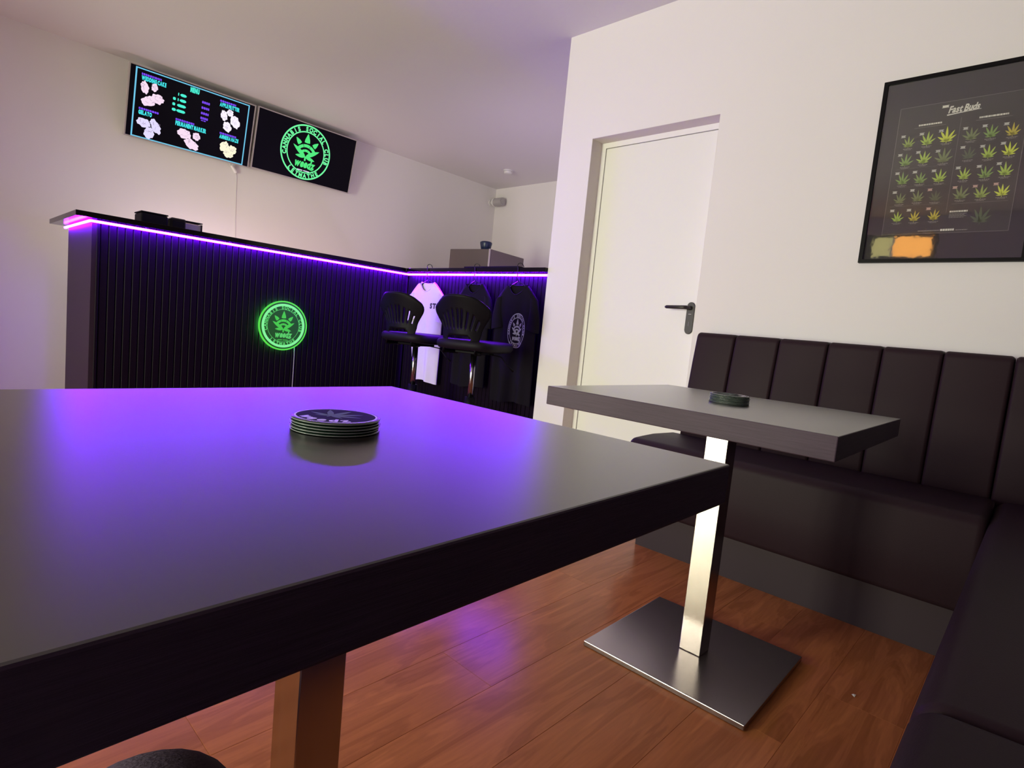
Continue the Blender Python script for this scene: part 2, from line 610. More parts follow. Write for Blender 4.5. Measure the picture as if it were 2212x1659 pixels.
def arc_text(s, r, size, a0, a1, bold=0.03, inward=True):
    """letters set evenly along a circle from angle a0 to a1; inward: feet towards the centre"""
    fl = Flat()
    n = len(s) - 1
    for i, ch in enumerate(s):
        if ch == ' ':
            continue
        a = a0 + (a1 - a0) * i / n
        v, f = glyph(ch, bold)
        k = size / 0.72
        mn = min(p[0] for p in v)
        mxx = max(p[0] for p in v)
        b = len(fl.v)
        rot = a - PI / 2 if inward else a + PI / 2
        for p in v:
            x = (p[0] - (mn + mxx) / 2) * k * 0.92
            y = p[1] * k - size / 2
            fl.v.append((r * math.cos(a) + x * math.cos(rot) - y * math.sin(rot), r * math.sin(a) + x * math.sin(rot) + y * math.cos(rot)))
        fl.f += [[i2 + b for i2 in q] for q in f]
    return fl


def club_logo():
    """the round club emblem in unit-circle coordinates: (rings, ring lettering, emblem, word, dash)"""
    rings = Flat()
    rings.ring(0, 0, 0.945, 1.0)
    rings.ring(0, 0, 0.722, 0.765)
    D = math.radians
    let = arc_text('CANNABIS SOCIAL CLUB', 0.855, 0.145, D(193), D(-13), 0.055)
    let.add(arc_text('LETMATHE', 0.855, 0.145, D(231), D(309), 0.055, inward=False), lambda p: p)
    em = Flat()
    for a, tip, base, w in ((90, 0.70, 0.38, 0.22), (133, 0.64, 0.40, 0.17), (47, 0.64, 0.40, 0.17)):
        c, s_ = math.cos(D(a)), math.sin(D(a))
        cy = -0.02 if a == 90 else -0.02
        def Q(r, o):
            return (r * c - o * s_, r * s_ + o * c + cy)
        em.poly([Q(base, -w / 2), Q(base + 0.10, -w * 0.44), Q(tip, -0.015), Q(tip, 0.015), Q(base + 0.10, w * 0.44), Q(base, w / 2), Q(base - 0.015, 0)])
    for k in range(3):
        em.ring(0, -0.14, 0.33, 0.44, 8, D(33 + 38.5 * k), D(33 + 38.5 * k + 36.5))
    for k in range(3):
        em.ring(0, -0.14, 0.165, 0.255, 6, D(38 + 35 * k), D(38 + 35 * k + 33.5))
    em.lens((0, -0.16), (-0.53, 0.19), 0.15)
    em.lens((0, -0.16), (0.53, 0.16), 0.15)
    em.lens((0, -0.16), (-0.40, -0.17), 0.13)
    em.lens((0, -0.16), (0.39, -0.24), 0.13)
    em.poly([(-0.035, -0.15), (0.035, -0.15), (0.03, -0.31), (-0.03, -0.31)])
    word = Flat()
    wt = text('weedz', 0.27, bold=0.055, shear=0.28, track=-0.02, width=0.82)
    word.add(wt, lambda p: (p[0] - 0.41, p[1] * 1.0 - 0.545))
    word.poly([(0.16, -0.575), (0.36, -0.61), (0.37, -0.585), (0.18, -0.55)])
    dash = Flat()
    dash.pill(-0.26, -0.690, -0.03, -0.655)
    dash.pill(0.0, -0.690, 0.25, -0.655)
    return rings, let, em, word, dash


def leaf7(cx, cy, s, seed=0, spread=1.0):
    fl = Flat()
    rnd = random.Random(seed)
    for a, l, w in ((90, 1.05, 0.17), (60, 0.98, 0.16), (120, 0.98, 0.16), (30, 0.80, 0.14), (150, 0.80, 0.14), (4, 0.48, 0.10), (176, 0.48, 0.10)):
        a = math.radians(90 + (a - 90) * spread + rnd.uniform(-4, 4))
        l *= s * rnd.uniform(0.92, 1.05)
        fl.lens((cx, cy), (cx + l * math.cos(a), cy + l * math.sin(a)), w * s * 1.1, 7)
    fl.poly([(cx - 0.02 * s, cy), (cx + 0.02 * s, cy), (cx + 0.02 * s, cy - 0.18 * s), (cx - 0.02 * s, cy - 0.18 * s)])
    return fl


# ------------------------------------------------------------------ room shell
ZC = 2.65
XD = 2.715
YC = 2.32
YW = 5.39
XB = 5.145
XL = -2.6
YN = -0.56
T = 0.16
floor = structure('floor', box(XL - T, XB + T, YN - T, YW + T, -0.12, -0.010), M['subfloor'])
# laminate planks, laid along x: each a piece of its own
pl_w, pl_l = 0.190, 1.285
mesh_cache = {}
y = 0.33 - 5 * pl_w
row = 0
while y < YW:
    x = XL - [0.0, 0.45, 0.86, 0.2, 0.66][row % 5] * pl_l
    if abs(y - 0.33) < 0.01: x = XL - (pl_l - (1.385 - XL) % pl_l)
    while x < XB:
        x0, x1 = max(x, XL), min(x + pl_l, XB)
        y0, y1 = max(y, YN), min(y + pl_w, YW)
        # floor stops at the wall of the door room
        if y0 >= YC or x0 < XD + 0.19:
            if y1 <= YC + 0.01: x1 = min(x1, XD + 0.2)
            if x1 - x0 > 0.03 and y1 - y0 > 0.02:
                key = (round(x1 - x0, 3), round(y1 - y0, 3))
                if key not in mesh_cache:
                    me = bpy.data.meshes.new('plank')
                    b = box(0, key[0], 0, key[1], -0.010, 0, 0)
                    top = [e for e in b.edges if all(abs(v.co.z) < 1e-6 for v in e.verts)]
                    bmesh.ops.bevel(b, geom=top, offset=0.0007, segments=1, affect='EDGES')
                    b.to_mesh(me)
                    b.free()
                    me.materials.append(M['floor'])
                    mesh_cache[key] = me
                o = bpy.data.objects.new('plank', mesh_cache[key])
                o.location = (x0, y0, 0)
                o.parent = floor
                COL.objects.link(o)
        x += pl_l
    y += pl_w
    row += 1

structure('ceiling', box(XL - T, XB + T, YN - T, YW + T, ZC, ZC + 0.15), M['ceil'])
structure('wall_back', box(XL - T, XB + T, YW, YW + T, -0.1, ZC), M['wall'])
structure('wall_front', box(XL - T, XD + T, YN - T, YN, -0.1, ZC), M['wall_dark'])
structure('wall_alcove', box(XB, XB + T, YC, YW, -0.1, ZC), M['wall'])
structure('wall_return', box(XD + T, XB + T, YC - T, YC, -0.1, ZC), M['wall'])
# wall with the recessed door: one outline with the opening cut out
DY0, DY1, DZ = 1.322, 2.083, 2.030
wr = structure('wall_right', prism([(YN, -0.1), (DY0, -0.1), (DY0, DZ), (DY1, DZ), (DY1, -0.1), (YC, -0.1), (YC, ZC), (YN, ZC)], T, 'x', XD), M['wall'])
# street wall with the assumed entrance and added window openings, out of frame to the left, where the daylight comes in
EY0, EY1, EZ = 1.10, 2.95, 2.46
structure('wall_left', prism([(YN, -0.1), (-0.30, -0.1), (-0.30, 0.75), (-0.30, 2.15), (0.60, 2.15), (0.60, 0.75), (-0.301, 0.75), (-0.301, -0.1),
                              (EY0, -0.1), (EY0, EZ), (EY1, EZ), (EY1, -0.1), (4.05, -0.1), (4.05, 0.6), (4.05, 1.95), (5.05, 1.95), (5.05, 0.6), (4.051, 0.6), (4.051, -0.1), (YW, -0.1), (YW, ZC), (YN, ZC)], -T, 'x', XL), M['wall'])

# door in the right wall
d1 = empty('door_1', (XD + 0.10, (DY0 + DY1) / 2, 0))
d1['kind'] = 'structure'
XF = XD + 0.098
fr = 0.031
bm = prism([(DY0, 0), (DY0 + fr, 0), (DY0 + fr, DZ - fr), (DY1 - fr, DZ - fr), (DY1 - fr, 0), (DY1, 0), (DY1, DZ), (DY0, DZ)], 0.035, 'x', XF)
link('door_frame', bm, M['frame_white'], d1, world=True)
# thin skin over the recess faces, shade put into its grey
bm = prism([(DY0 + 0.0006, 0), (DY0 + 0.0012, 0), (DY0 + 0.0012, DZ - 0.0012), (DY1 - 0.0012, DZ - 0.0012), (DY1 - 0.0012, 0), (DY1 - 0.0006, 0), (DY1 - 0.0006, DZ - 0.0006), (DY0 + 0.0006, DZ - 0.0006)], 0.096, 'x', XD + 0.001)
link('recess_shade_skin', bm, M['reveal'], d1, world=True)
link('door_leaf', box(XF + 0.003, XF + 0.05, DY0 + fr + 0.003, DY1 - fr - 0.003, 0.006, DZ - fr - 0.003, 0.002), M['door'], d1, world=True)
# handle set
XH = XF + 0.003
hp = bmesh.new()
ol = []
cy_, zt, zb, hw = 1.3970, 1.124, 0.957, 0.0205
for k in range(13):
    a = PI * k / 12
    ol.append((cy_ + hw * math.cos(a), zt - hw + hw * math.sin(a)))
for k in range(13):
    a = PI + PI * k / 12
    ol.append((cy_ + hw * math.cos(a), zb + hw + hw * math.sin(a)))
b = prism(ol, -0.009, 'x', XH)
bmesh.ops.bevel(b, geom=[e for e in b.edges if all(v.co.x < XH - 0.008 for v in e.verts)], offset=0.002, segments=1, affect='EDGES')
plate = link('handle_plate', b, M['bronze'], d1, world=True)
lever = link('handle', tube([(XH - 0.006, 1.3985, 1.093), (XH - 0.03, 1.3985, 1.093), (XH - 0.047, 1.4025, 1.093), (XH - 0.053, 1.4145, 1.093), (XH - 0.053, 1.44, 1.092), (XH - 0.053, 1.512, 1.091), (XH - 0.05, 1.520, 1.091)], [0.011, 0.0105, 0.010, 0.0095, 0.0095, 0.009, 0.006], 10), M['bronze'], d1, smooth=True, world=True)
link('keyhole', box(XH - 0.0100, XH - 0.0088, 1.3930, 1.4010, 1.000, 1.022, 0.0), M['black_gloss'], d1, world=True)
link('plate_mark', box(XH - 0.0098, XH - 0.0088, 1.3895, 1.4050, 1.0595, 1.0625, 0.0), M['grey_plastic'], d1, world=True)

# assumed unseen entrance (glazed double door and transom)
e1 = empty('assumed_door_2', (XL - 0.08, (EY0 + EY1) / 2, 0))
e1['kind'] = 'structure'
xe = XL - 0.10
for y0, y1, z0, z1 in ((EY0, EY0 + 0.06, 0, EZ), (EY1 - 0.06, EY1, 0, EZ), (EY0 + 0.06, EY1 - 0.06, 2.13, 2.19), (EY0 + 0.06, EY1 - 0.06, EZ - 0.03, EZ), (1.995, 2.055, 0, 2.13), (EY0 + 0.06, 1.995, 0, 0.09), (2.055, EY1 - 0.06, 0, 0.09)):
    link('frame_bar', box(xe, xe + 0.05, y0, y1, z0, z1), M['dark_frame'], e1, world=True)
for y0, y1 in ((EY0 + 0.06, 1.995), (2.055, EY1 - 0.06)):
    link('door_glass', box(xe + 0.02, xe + 0.026, y0, y1, 0.09, 2.13), M['clear'], e1, world=True)
link('transom_pane', box(xe + 0.02, xe + 0.026, 1.16, 1.535, 2.20, 2.43), M['amber'], e1, world=True)
link('transom_pane', box(xe + 0.02, xe + 0.026, 1.56, 1.76, 2.20, 2.43), M['yellow'], e1, world=True)
link('transom_panel', box(xe + 0.015, xe + 0.03, 1.76, EY1 - 0.06, 2.19, 2.43), M['dark_frame'], e1, world=True)
w1 = empty('fill_window_1', (XL - 0.08, 0.15, 0.75))  # invented opening for the near fill light
w1['kind'] = 'structure'
link('window_frame', prism([(-0.30, 0.75), (0.60, 0.75), (0.60, 2.15), (-0.30, 2.15), (-0.30, 0.76), (-0.25, 0.80), (-0.25, 2.10), (0.55, 2.10), (0.55, 0.80), (-0.25, 0.799), (-0.299, 0.755)], 0.05, 'x', xe), M['dark_frame'], w1, world=True)
link('window_glass', box(xe + 0.02, xe + 0.026, -0.25, 0.55, 0.80, 2.10), M['clear'], w1, world=True)
w2 = empty('fill_window_2', (XL - 0.08, 4.55, 0.6))  # added window, there only for the bar-side fill light
w2['kind'] = 'structure'
link('window_frame', prism([(4.05, 0.60), (5.05, 0.60), (5.05, 1.95), (4.05, 1.95), (4.05, 0.61), (4.10, 0.65), (4.10, 1.90), (5.00, 1.90), (5.00, 0.65), (4.10, 0.649), (4.051, 0.605)], 0.05, 'x', xe), M['dark_frame'], w2, world=True)
link('window_glass', box(xe + 0.02, xe + 0.026, 4.10, 5.00, 0.65, 1.90), M['clear'], w2, world=True)

# ------------------------------------------------------------------ bar counter
BX0, BYF, BYB, BXS, BYE = 0.678, 3.80, 4.45, 2.753, 2.335
ZL = 1.2485     # led height
ZU, ZT = 1.264, 1.292
bar = empty('bar_counter', (1.7, 4.1, 0), 'black slatted L-shaped bar with violet light strip under its dark counter', 'bar counter')
b = box(BX0, BX0 + 0.022, BYF - 0.001, BYB, 0, ZU - 0.0005)
link('end_panel', b, M['bar_panel'], bar, world=True)
link('corner_post', box(BX0 + 0.022, BX0 + 0.036, BYF - 0.004, BYF + 0.03, 0, ZU - 0.0005, 0.002), M['slat'], bar, world=True)
link('front_panel', box(BX0 + 0.036, BXS, BYF + 0.012, BYF + 0.03, 0, ZU - 0.0005), M['bar_back'], bar, world=True)
link('front_panel', box(BXS + 0.012, BXS + 0.03, BYE, BYF + 0.012, 0, ZU - 0.0005), M['bar_back'], bar, world=True)
# slats: bevelled battens, one piece each, mesh shared
pitch, sw, sd = 0.0380, 0.0345, 0.012
b = bmesh.new()
prism([(-sw / 2, 0), (-sw / 2, -sd + 0.003), (-sw / 2 + 0.003, -sd), (sw / 2 - 0.003, -sd), (sw / 2, -sd + 0.003), (sw / 2, 0)], ZU - 0.03, 'z', 0.028, b)
bmesh.ops.recalc_face_normals(b, faces=b.faces)
sm = bpy.data.meshes.new('slat')
b.to_mesh(sm)
b.free()
sm.materials.append(M['slat'])
x = BX0 + 0.036 + pitch / 2 + 0.002
while x < BXS - 0.012:
    o = bpy.data.objects.new('slat', sm)
    o.parent = bar
    o.location = Vector((x, BYF + 0.012, 0)) - bar.location
    COL.objects.link(o)
    x += pitch
yy = BYF - pitch / 2 - 0.004
while yy > BYE + sw / 2:
    o = bpy.data.objects.new('slat', sm)
    o.parent = bar
    o.location = Vector((BXS + 0.012, yy, 0)) - bar.location
    o.rotation_euler = (0, 0, -PI / 2)
    COL.objects.link(o)
    yy -= pitch
link('plinth', prism([(BX0 + 0.036, BYF + 0.004), (BXS + 0.004, BYF + 0.004), (BXS + 0.004, BYE), (BXS + 0.012, BYE), (BXS + 0.012, BYF + 0.0118), (BX0 + 0.036, BYF + 0.0118)], 0.027, 'z', 0.0), M['slat'], bar, world=True)
# counter top (L)
CX0, CYF, CYB, CXF, CXB = 0.600, 3.757, 4.56, 2.691, 3.42
b = prism([(CX0, CYF), (CXF, CYF), (CXF, YC + 0.004), (CXB, YC + 0.004), (CXB, CYB), (CX0, CYB)], ZT - ZU, 'z', ZU)
bmesh.ops.bevel(b, geom=b.edges[:], offset=0.0015, segments=1, affect='EDGES')
link('countertop', b, M['counter'], bar, world=True)
link('back_panel', prism([(BX0 + 0.03, CYB - 0.10), (CXB - 0.10, CYB - 0.10), (CXB - 0.10, YC + 0.01), (CXB - 0.08, YC + 0.01), (CXB - 0.08, CYB - 0.08), (BX0 + 0.03, CYB - 0.08)], ZU - 0.001, 'z', 0), M['bar_panel'], bar, world=True)
lr = 0.0074
for p in [(BX0 + 0.25 + 0.45 * k, BYF - 0.024) for k in range(5)]:      # small clips that carry the strip
    link('strip_clip', box(p[0] - 0.006, p[0] + 0.006, p[1] - 0.004, BYF - 0.001, ZU - 0.0085, ZU - 0.0005), M['bar_back'], bar, world=True)
for k in range(3):
    link('strip_clip', box(BXS - 0.028, BXS - 0.001, 2.55 + 0.45 * k, 2.562 + 0.45 * k, ZU - 0.0085, ZU - 0.0005), M['bar_back'], bar, world=True)
for nm, p, q in (('led_strip', (BX0 - 0.010, BYF - 0.026, ZL), (BXS - 0.026, BYF - 0.026, ZL)), ('led_strip', (BXS - 0.026, BYF - 0.032, ZL), (BXS - 0.026, BYE - 0.004, ZL)),
                 ('led_strip', (BX0 - 0.012, BYF - 0.020, ZL), (BX0 - 0.012, BYB + 0.03, ZL))):
    o = link(nm, tube([p, q], lr, 8), M['led'], bar, smooth=False, world=True)
    o['label'] = 'glowing violet light strip under the counter edge'

# ------------------------------------------------------------------ green lit sign on the bar front
SX, SY, SZ, SR = 1.738, BYF - 0.030, 0.770, 0.166
sign = empty('neon_sign', (SX, SY, SZ), 'round green lit acrylic club sign on the slatted bar front', 'neon sign')
def cyl_y(r0, r1, y0, y1, n=64):
    """ring (r0 > 0) or disc between y0 and y1, about the y axis"""
    b = bmesh.new()
    A = []
    for r in ([r1] if r0 <= 0 else [r0, r1]):
        for yv in (y0, y1):
            A.append([b.verts.new((r * math.cos(2 * PI * k / n), yv, r * math.sin(2 * PI * k / n))) for k in range(n)])
    def strip(p, q):
        for k in range(n):
            b.faces.new((p[k], p[(k + 1) % n], q[(k + 1) % n], q[k]))
    if r0 <= 0:
        strip(A[0], A[1])
        b.faces.new(A[0])
        b.faces.new(A[1][::-1])
    else:
        strip(A[0], A[1]); strip(A[2], A[3]); strip(A[0], A[2]); strip(A[1], A[3])
    return b
link('acrylic_face', cyl_y(0, SR * 0.945, -0.002, 0.004), M['neon_face'], sign)
link('rim', cyl_y(SR * 0.945, SR, -0.003, 0.006), M['neon_rim'], sign)
link('neon_ring', cyl_y(SR * 0.79, SR * 0.885, -0.006, -0.0022), M['neon_ring'], sign)
link('glow_ring', cyl_y(SR * 0.70, SR * 0.97, 0.0062, 0.0102), M['neon_back'], sign)
for a in (45, 135, 225, 315):
    c, s_ = math.cos(math.radians(a)) * SR * 0.55, math.sin(math.radians(a)) * SR * 0.55
    link('spacer', box(c - 0.008, c + 0.008, 0.004, 0.0285, s_ - 0.008, s_ + 0.008), M['dark_metal'], sign)
rings, let, em, word, dash = club_logo()
k = SR * 0.86
onsign = lambda dy: (lambda p: (p[0] * k, dy, p[1] * k))
thin = Flat()
thin.ring(0, 0, 0.752, 0.770)
thin.obj('etched_circle', M['neon_letter'], sign, onsign(-0.0026))
let.obj('etched_lettering', M['neon_letter'], sign, onsign(-0.0026), 'stuff')
em.obj('etched_emblem', M['neon_print'], sign, onsign(-0.0026), 'stuff')
word.obj('etched_word', M['neon_letter'], sign, onsign(-0.0028), 'stuff')
dash.obj('etched_dash', M['neon_print'], sign, onsign(-0.0026), 'stuff')
cable = link('sign_cable', tube([(0.095, 0.020, -0.13), (0.096, 0.0155, -0.2), (0.0955, 0.0155, -0.5), (0.0955, 0.0155, -0.764)], 0.0022, 6), M['grey_plastic'], sign)

# ------------------------------------------------------------------ two screens on the back wall
TILT = math.radians(12.0)
def tv(x, w, h, zb, label):
    o = empty('television', (x, 5.325, zb), label, 'television', 'wall screens above the bar')
    o.rotation_euler = (TILT, 0, 0)
    link('casing', box(0, w, 0.004, 0.042, 0, h, 0.004), M['silver'], o)
    bz = 0.009
    b = bmesh.new()
    for args in ((0, w, -0.004, 0.004, 0, bz), (0, w, -0.004, 0.004, h - bz, h), (0, bz, -0.004, 0.004, bz, h - bz), (w - bz, w, -0.004, 0.004, bz, h - bz)):
        pass
    b = prism([(0, 0), (w, 0), (w, h), (0, h), (0, 0.0001), (bz, bz), (bz, h - bz), (w - bz, h - bz), (w - bz, bz), (bz, bz - 0.0001)], 0.008, 'y', -0.004, None)
    link('bezel', b, M['silver'], o)
    scr = link('screen', box(bz, w - bz, -0.001, 0.004, bz, h - bz), M['screen'], o)
    link('wall_bracket', box(w / 2 - 0.12, w / 2 + 0.12, 0.042, 0.056, 0.05, 0.16), M['dark_metal'], o)
    return o, scr

tv1, scr1 = tv(1.130, 0.925, 0.520, 2.080, 'left wall screen showing a menu with five flower pictures')
tv2, scr2 = tv(2.076, 0.962, 0.516, 2.090, 'right wall screen showing a round green club emblem')
def onscreen(w, h, dy=-0.0018):
    return lambda p: (p[0] * w, dy, p[1] * h)
W1, H1 = 0.925, 0.520
s1 = onscreen(W1, H1)
bd = Flat()
bd.rect(0.046, 0.018, 0.057, 0.968); bd.rect(0.935, 0.018, 0.945, 0.968)
bd.rect(0.046, 0.952, 0.945, 0.968); bd.rect(0.046, 0.018, 0.945, 0.034)
bd.obj('screen_border', M['s_blue'], scr1, s1)
def put(s, size, x, y, x1, mat, bold=0.075):
    """a line of screen text between u = x and x1"""
    t = text(s, size * H1, bold=bold, track=0.10, width=(x1 - x) * W1)
    fl = Flat().add(t, lambda p: (p[0] / W1 + x, p[1] / H1 + y))
    fl.obj('screen_text', mat, scr1, s1, 'stuff')
put('WEDDING CAKE', 0.052, 0.090, 0.818, 0.268, M['s_cyan'])
put('GELATO', 0.052, 0.088, 0.348, 0.185, M['s_cyan'])
put('PERMANENT MARKER', 0.056, 0.362, 0.345, 0.607, M['s_cyan'])
put('APPLE FRITTER', 0.052, 0.692, 0.815, 0.862, M['s_cyan'])
put('AMNESIA HAZE', 0.052, 0.719, 0.342, 0.884, M['s_cyan'])
put('MENU', 0.062, 0.449, 0.876, 0.521, M['s_mint'], 0.09)
pur = Flat()
rnd = random.Random(3)
def dashes(fl, x0, x1, y0, y1, lo=0.006, hi=0.02):
    x = x0
    while x < x1 - 0.004:
        w = min(rnd.uniform(lo, hi), x1 - x)
        fl.pill(x, y0, x + w, y1)
        x += w + 0.0022
for x0, x1, yv in ((0.089, 0.232, 0.880), (0.088, 0.232, 0.410), (0.360, 0.507, 0.410), (0.691, 0.833, 0.877), (0.718, 0.864, 0.402)):
    dashes(pur, x0, x1, yv, yv + 0.030)
for yv in (0.765, 0.685, 0.605, 0.533):
    dashes(pur, 0.549, 0.612, yv, yv + 0.036, 0.010, 0.016)
dashes(pur, 0.556, 0.600, 0.508, 0.524)
pur.obj('small_print', M['s_violet'], scr1, s1, 'stuff')
grn = Flat()
for yv, segs in ((0.762, ((0.361, 0.368), (0.378, 0.426))), (0.684, ((0.326, 0.347), (0.361, 0.369), (0.377, 0.427))), (0.607, ((0.325, 0.346), (0.361, 0.428))), (0.530, ((0.325, 0.355), (0.360, 0.427)))):
    for a, c in segs:
        grn.pill(a, yv, c, yv + 0.040)
grn.obj('small_print', M['s_mint'], scr1, s1, 'stuff')
def bud(cx, cy, lobes, mat, seed):
    """a flower picture: overlapping lumpy lobes with a few dark creases"""
    rn = random.Random(seed)
    cr = Flat()
    for i, (dx, dy, rx, ry, rot) in enumerate(lobes):
        fl = Flat()
        pts = []
        for q in range(34):
            a = 2 * PI * q / 34
            rr = 1 + 0.07 * math.sin(5 * a + rn.random() * 0.8 + seed) + 0.06 * math.sin(9 * a + seed * 2 + i) + rn.uniform(-0.035, 0.035)
            px, py = rx * rr * math.cos(a), ry * rr * math.sin(a)
            pts.append((cx + (dx + px * math.cos(rot) - py * math.sin(rot)) / W1, cy + (dy + px * math.sin(rot) + py * math.cos(rot)) / H1))
        fl.poly(pts)
        fl.obj('flower_picture', mat, scr1, onscreen(W1, H1, -0.0018 - 0.00005 * (i + 1)))
        for q in range(5):
            a = rn.uniform(0, 2 * PI)
            l = rn.uniform(0.2, 0.45)
            x0, y0 = dx + rx * 0.45 * math.cos(a), dy + ry * 0.45 * math.sin(a)
            a2 = rn.uniform(0, PI)
            for zz in range(2):
                x1, y1 = x0 + 0.012 * math.cos(a2), y0 + 0.012 * math.sin(a2)
                nx, ny = -math.sin(a2) * 0.0008, math.cos(a2) * 0.0008
                cr.poly([(cx + (x0 + nx) / W1, cy + (y0 + ny) / H1), (cx + (x0 - nx) / W1, cy + (y0 - ny) / H1), (cx + (x1 - nx) / W1, cy + (y1 - ny) / H1), (cx + (x1 + nx) / W1, cy + (y1 + ny) / H1)])
                x0, y0, a2 = x1, y1, a2 + rn.uniform(-1, 1)
    cr.obj('flower_crease', M['s_crease'], scr1, onscreen(W1, H1, -0.0023), 'stuff')
bud(0.172, 0.650, [(-0.050, 0.038, 0.026, 0.044, 0.2), (0.014, 0.058, 0.021, 0.030, -0.1), (-0.016, -0.050, 0.052, 0.034, 0.45), (0.040, -0.016, 0.042, 0.034, -0.1)], M['s_pink'], 1)
bud(0.172, 0.205, [(-0.038, 0.018, 0.046, 0.032, -0.15), (0.043, 0.014, 0.028, 0.058, 0.55), (0.004, -0.046, 0.034, 0.044, -0.2)], M['s_lilac'], 2)
bud(0.478, 0.190, [(-0.038, 0.030, 0.050, 0.036, -0.1), (0.052, 0.034, 0.028, 0.030, 0.3), (0.022, -0.036, 0.056, 0.034, -0.45)], M['s_pink'], 3)
bud(0.790, 0.655, [(-0.048, 0.018, 0.026, 0.040, 0.2), (-0.004, 0.052, 0.026, 0.026, 0), (0.042, -0.006, 0.036, 0.050, 0.5), (-0.014, -0.062, 0.032, 0.040, 0.5)], M['s_white'], 4)
bud(0.805, 0.190, [(-0.032, 0.020, 0.034, 0.044, -0.4), (0.032, 0.010, 0.036, 0.034, 0.2), (0.008, -0.030, 0.040, 0.030, 0.1)], M['s_cream'], 5)
W2, H2 = 0.962, 0.516
LR = 0.241
cx2, cz2 = 0.489 * W2, 0.503 * H2
onlogo = lambda p: (p[0] * LR + cx2, -0.0018, p[1] * LR + cz2)
rings, let, em, word, dash = club_logo()
rings.obj('emblem_ring', M['s_pgreen'], scr2, onlogo, 'stuff')
let.obj('emblem_lettering', M['s_pgreen'], scr2, onlogo, 'stuff')
em.obj('emblem_leaf', M['s_green'], scr2, onlogo, 'stuff')
word.obj('emblem_word', M['s_green'], scr2, lambda p: (p[0] * LR + cx2, -0.0019, p[1] * LR + cz2), 'stuff')
dash.obj('emblem_dash', M['s_dash'], scr2, onlogo, 'stuff')
# power lead of the left screen
pc = empty('power_cable', (1.99, YW - 0.01, 1.2), 'thin white cable hanging down the wall below the left screen', 'cable')
link('lead', tube([(1.900, 5.345, 2.085), (1.935, 5.36, 2.055), (1.972, YW - 0.006, 2.035), (1.986, YW - 0.004, 1.99), (1.990, YW - 0.004, 1.7), (2.000, YW - 0.004, 1.45), (2.004, YW - 0.004, 0.95)], 0.0022, 6), M['white_plastic'], pc, world=True)
link('plug', tube([(1.925, 5.352, 2.072), (1.975, 5.378, 2.030)], [0.011, 0.016], 8), M['white_plastic'], pc, world=True)

# ------------------------------------------------------------------ things on and behind the bar
cb = empty('cash_box', (1.0, 3.93, ZT), 'black box near the left end of the bar counter', 'box')
link('body', box(-0.082, 0.055, -0.06, 0.08, 0, 0.062, 0.006, 2), M['black'], cb)
link('lid', box(-0.084, 0.057, -0.062, 0.082, 0.064, 0.072, 0.003), M['black'], cb)
cr_ = empty('card_reader', (1.108, 3.90, ZT), 'small black card reader leaning against the grey holder on the bar', 'card reader')
link('body', box(-0.038, 0.044, -0.03, 0.06, 0, 0.066, 0.008, 2), M['black_gloss'], cr_)
link('keypad', box(-0.028, 0.034, -0.0325, -0.0305, 0.010, 0.045), M['black'], cr_)
ah = empty('acrylic_holder', (1.205, 3.94, ZT), 'grey translucent acrylic holder beside the black box on the bar', 'holder')
link('pocket', prism([(-0.05, 0.0), (0.05, 0.0), (0.05, 0.056), (0.046, 0.056), (0.046, 0.004), (-0.046, 0.004), (-0.046, 0.056), (-0.05, 0.056)], 0.07, 'y', -0.03), M['acrylic'], ah)
link('back_plate', box(-0.05, 0.05, 0.041, 0.045, 0.0, 0.06), M['acrylic'], ah)
link('card_stack', box(-0.043, 0.043, -0.02, 0.035, 0.005, 0.05), M['grey_plastic'], ah)
link('top_rim', box(-0.052, 0.052, -0.031, 0.046, 0.0605, 0.066, 0.002), M['black'], ah)
ty = empty('counter_tray', (2.86, 2.93, ZT), 'long dark low tray on the short side of the counter', 'tray')
b = box(-0.06, 0.06, -0.27, 0.27, 0, 0.004)
link('base', b, M['black'], ty)
link('rim', prism([(-0.06, -0.27), (0.06, -0.27), (0.06, 0.27), (-0.06, 0.27), (-0.06, -0.2699), (-0.056, -0.266), (-0.056, 0.266), (0.056, 0.266), (0.056, -0.266), (-0.056, -0.26601)], 0.022, 'z', 0.004), M['black'], ty)

fg = empty('fridge', (3.874, 4.083, 0), 'tall grey-brown metal fridge behind the bar, in the corner', 'fridge', rz=math.radians(9.2))
fz = 1.655
link('cabinet', box(0.035, 0.62, 0.0, 0.50, 0.02, fz, 0.004), M['fridge'], fg)
link('fridge_door', box(0.0, 0.031, 0.002, 0.498, 0.06, fz - 0.004, 0.004), M['fridge'], fg)
link('edge_trim', box(-0.004, 0.018, -0.006, 0.0015, 0.06, fz - 0.002, 0.001), M['silver'], fg)
link('handle', tube([(-0.002, 0.44, 0.8), (-0.03, 0.44, 0.82), (-0.03, 0.44, 1.15), (-0.002, 0.44, 1.17)], 0.007, 8), M['silver'], fg)
for fx, fy in ((0.06, 0.04), (0.58, 0.04), (0.06, 0.46), (0.58, 0.46)):
    link('foot', lathe([(0.018, 0), (0.018, 0.02)], 10, fx, fy), M['black'], fg)
bw = empty('bowl', (4.02, 4.29, fz), 'small dark blue pot standing on the fridge top', 'pot')
link('body', lathe([(0.038, 0), (0.044, 0.004), (0.054, 0.045), (0.062, 0.080), (0.060, 0.092), (0.054, 0.090), (0.050, 0.03)], 28, 0, 0), M['navy'], bw, smooth=True)
link('lid', lathe([(0.0545, 0.0905), (0.05, 0.097), (0.03, 0.101)], 28), M['navy'], bw, smooth=True)

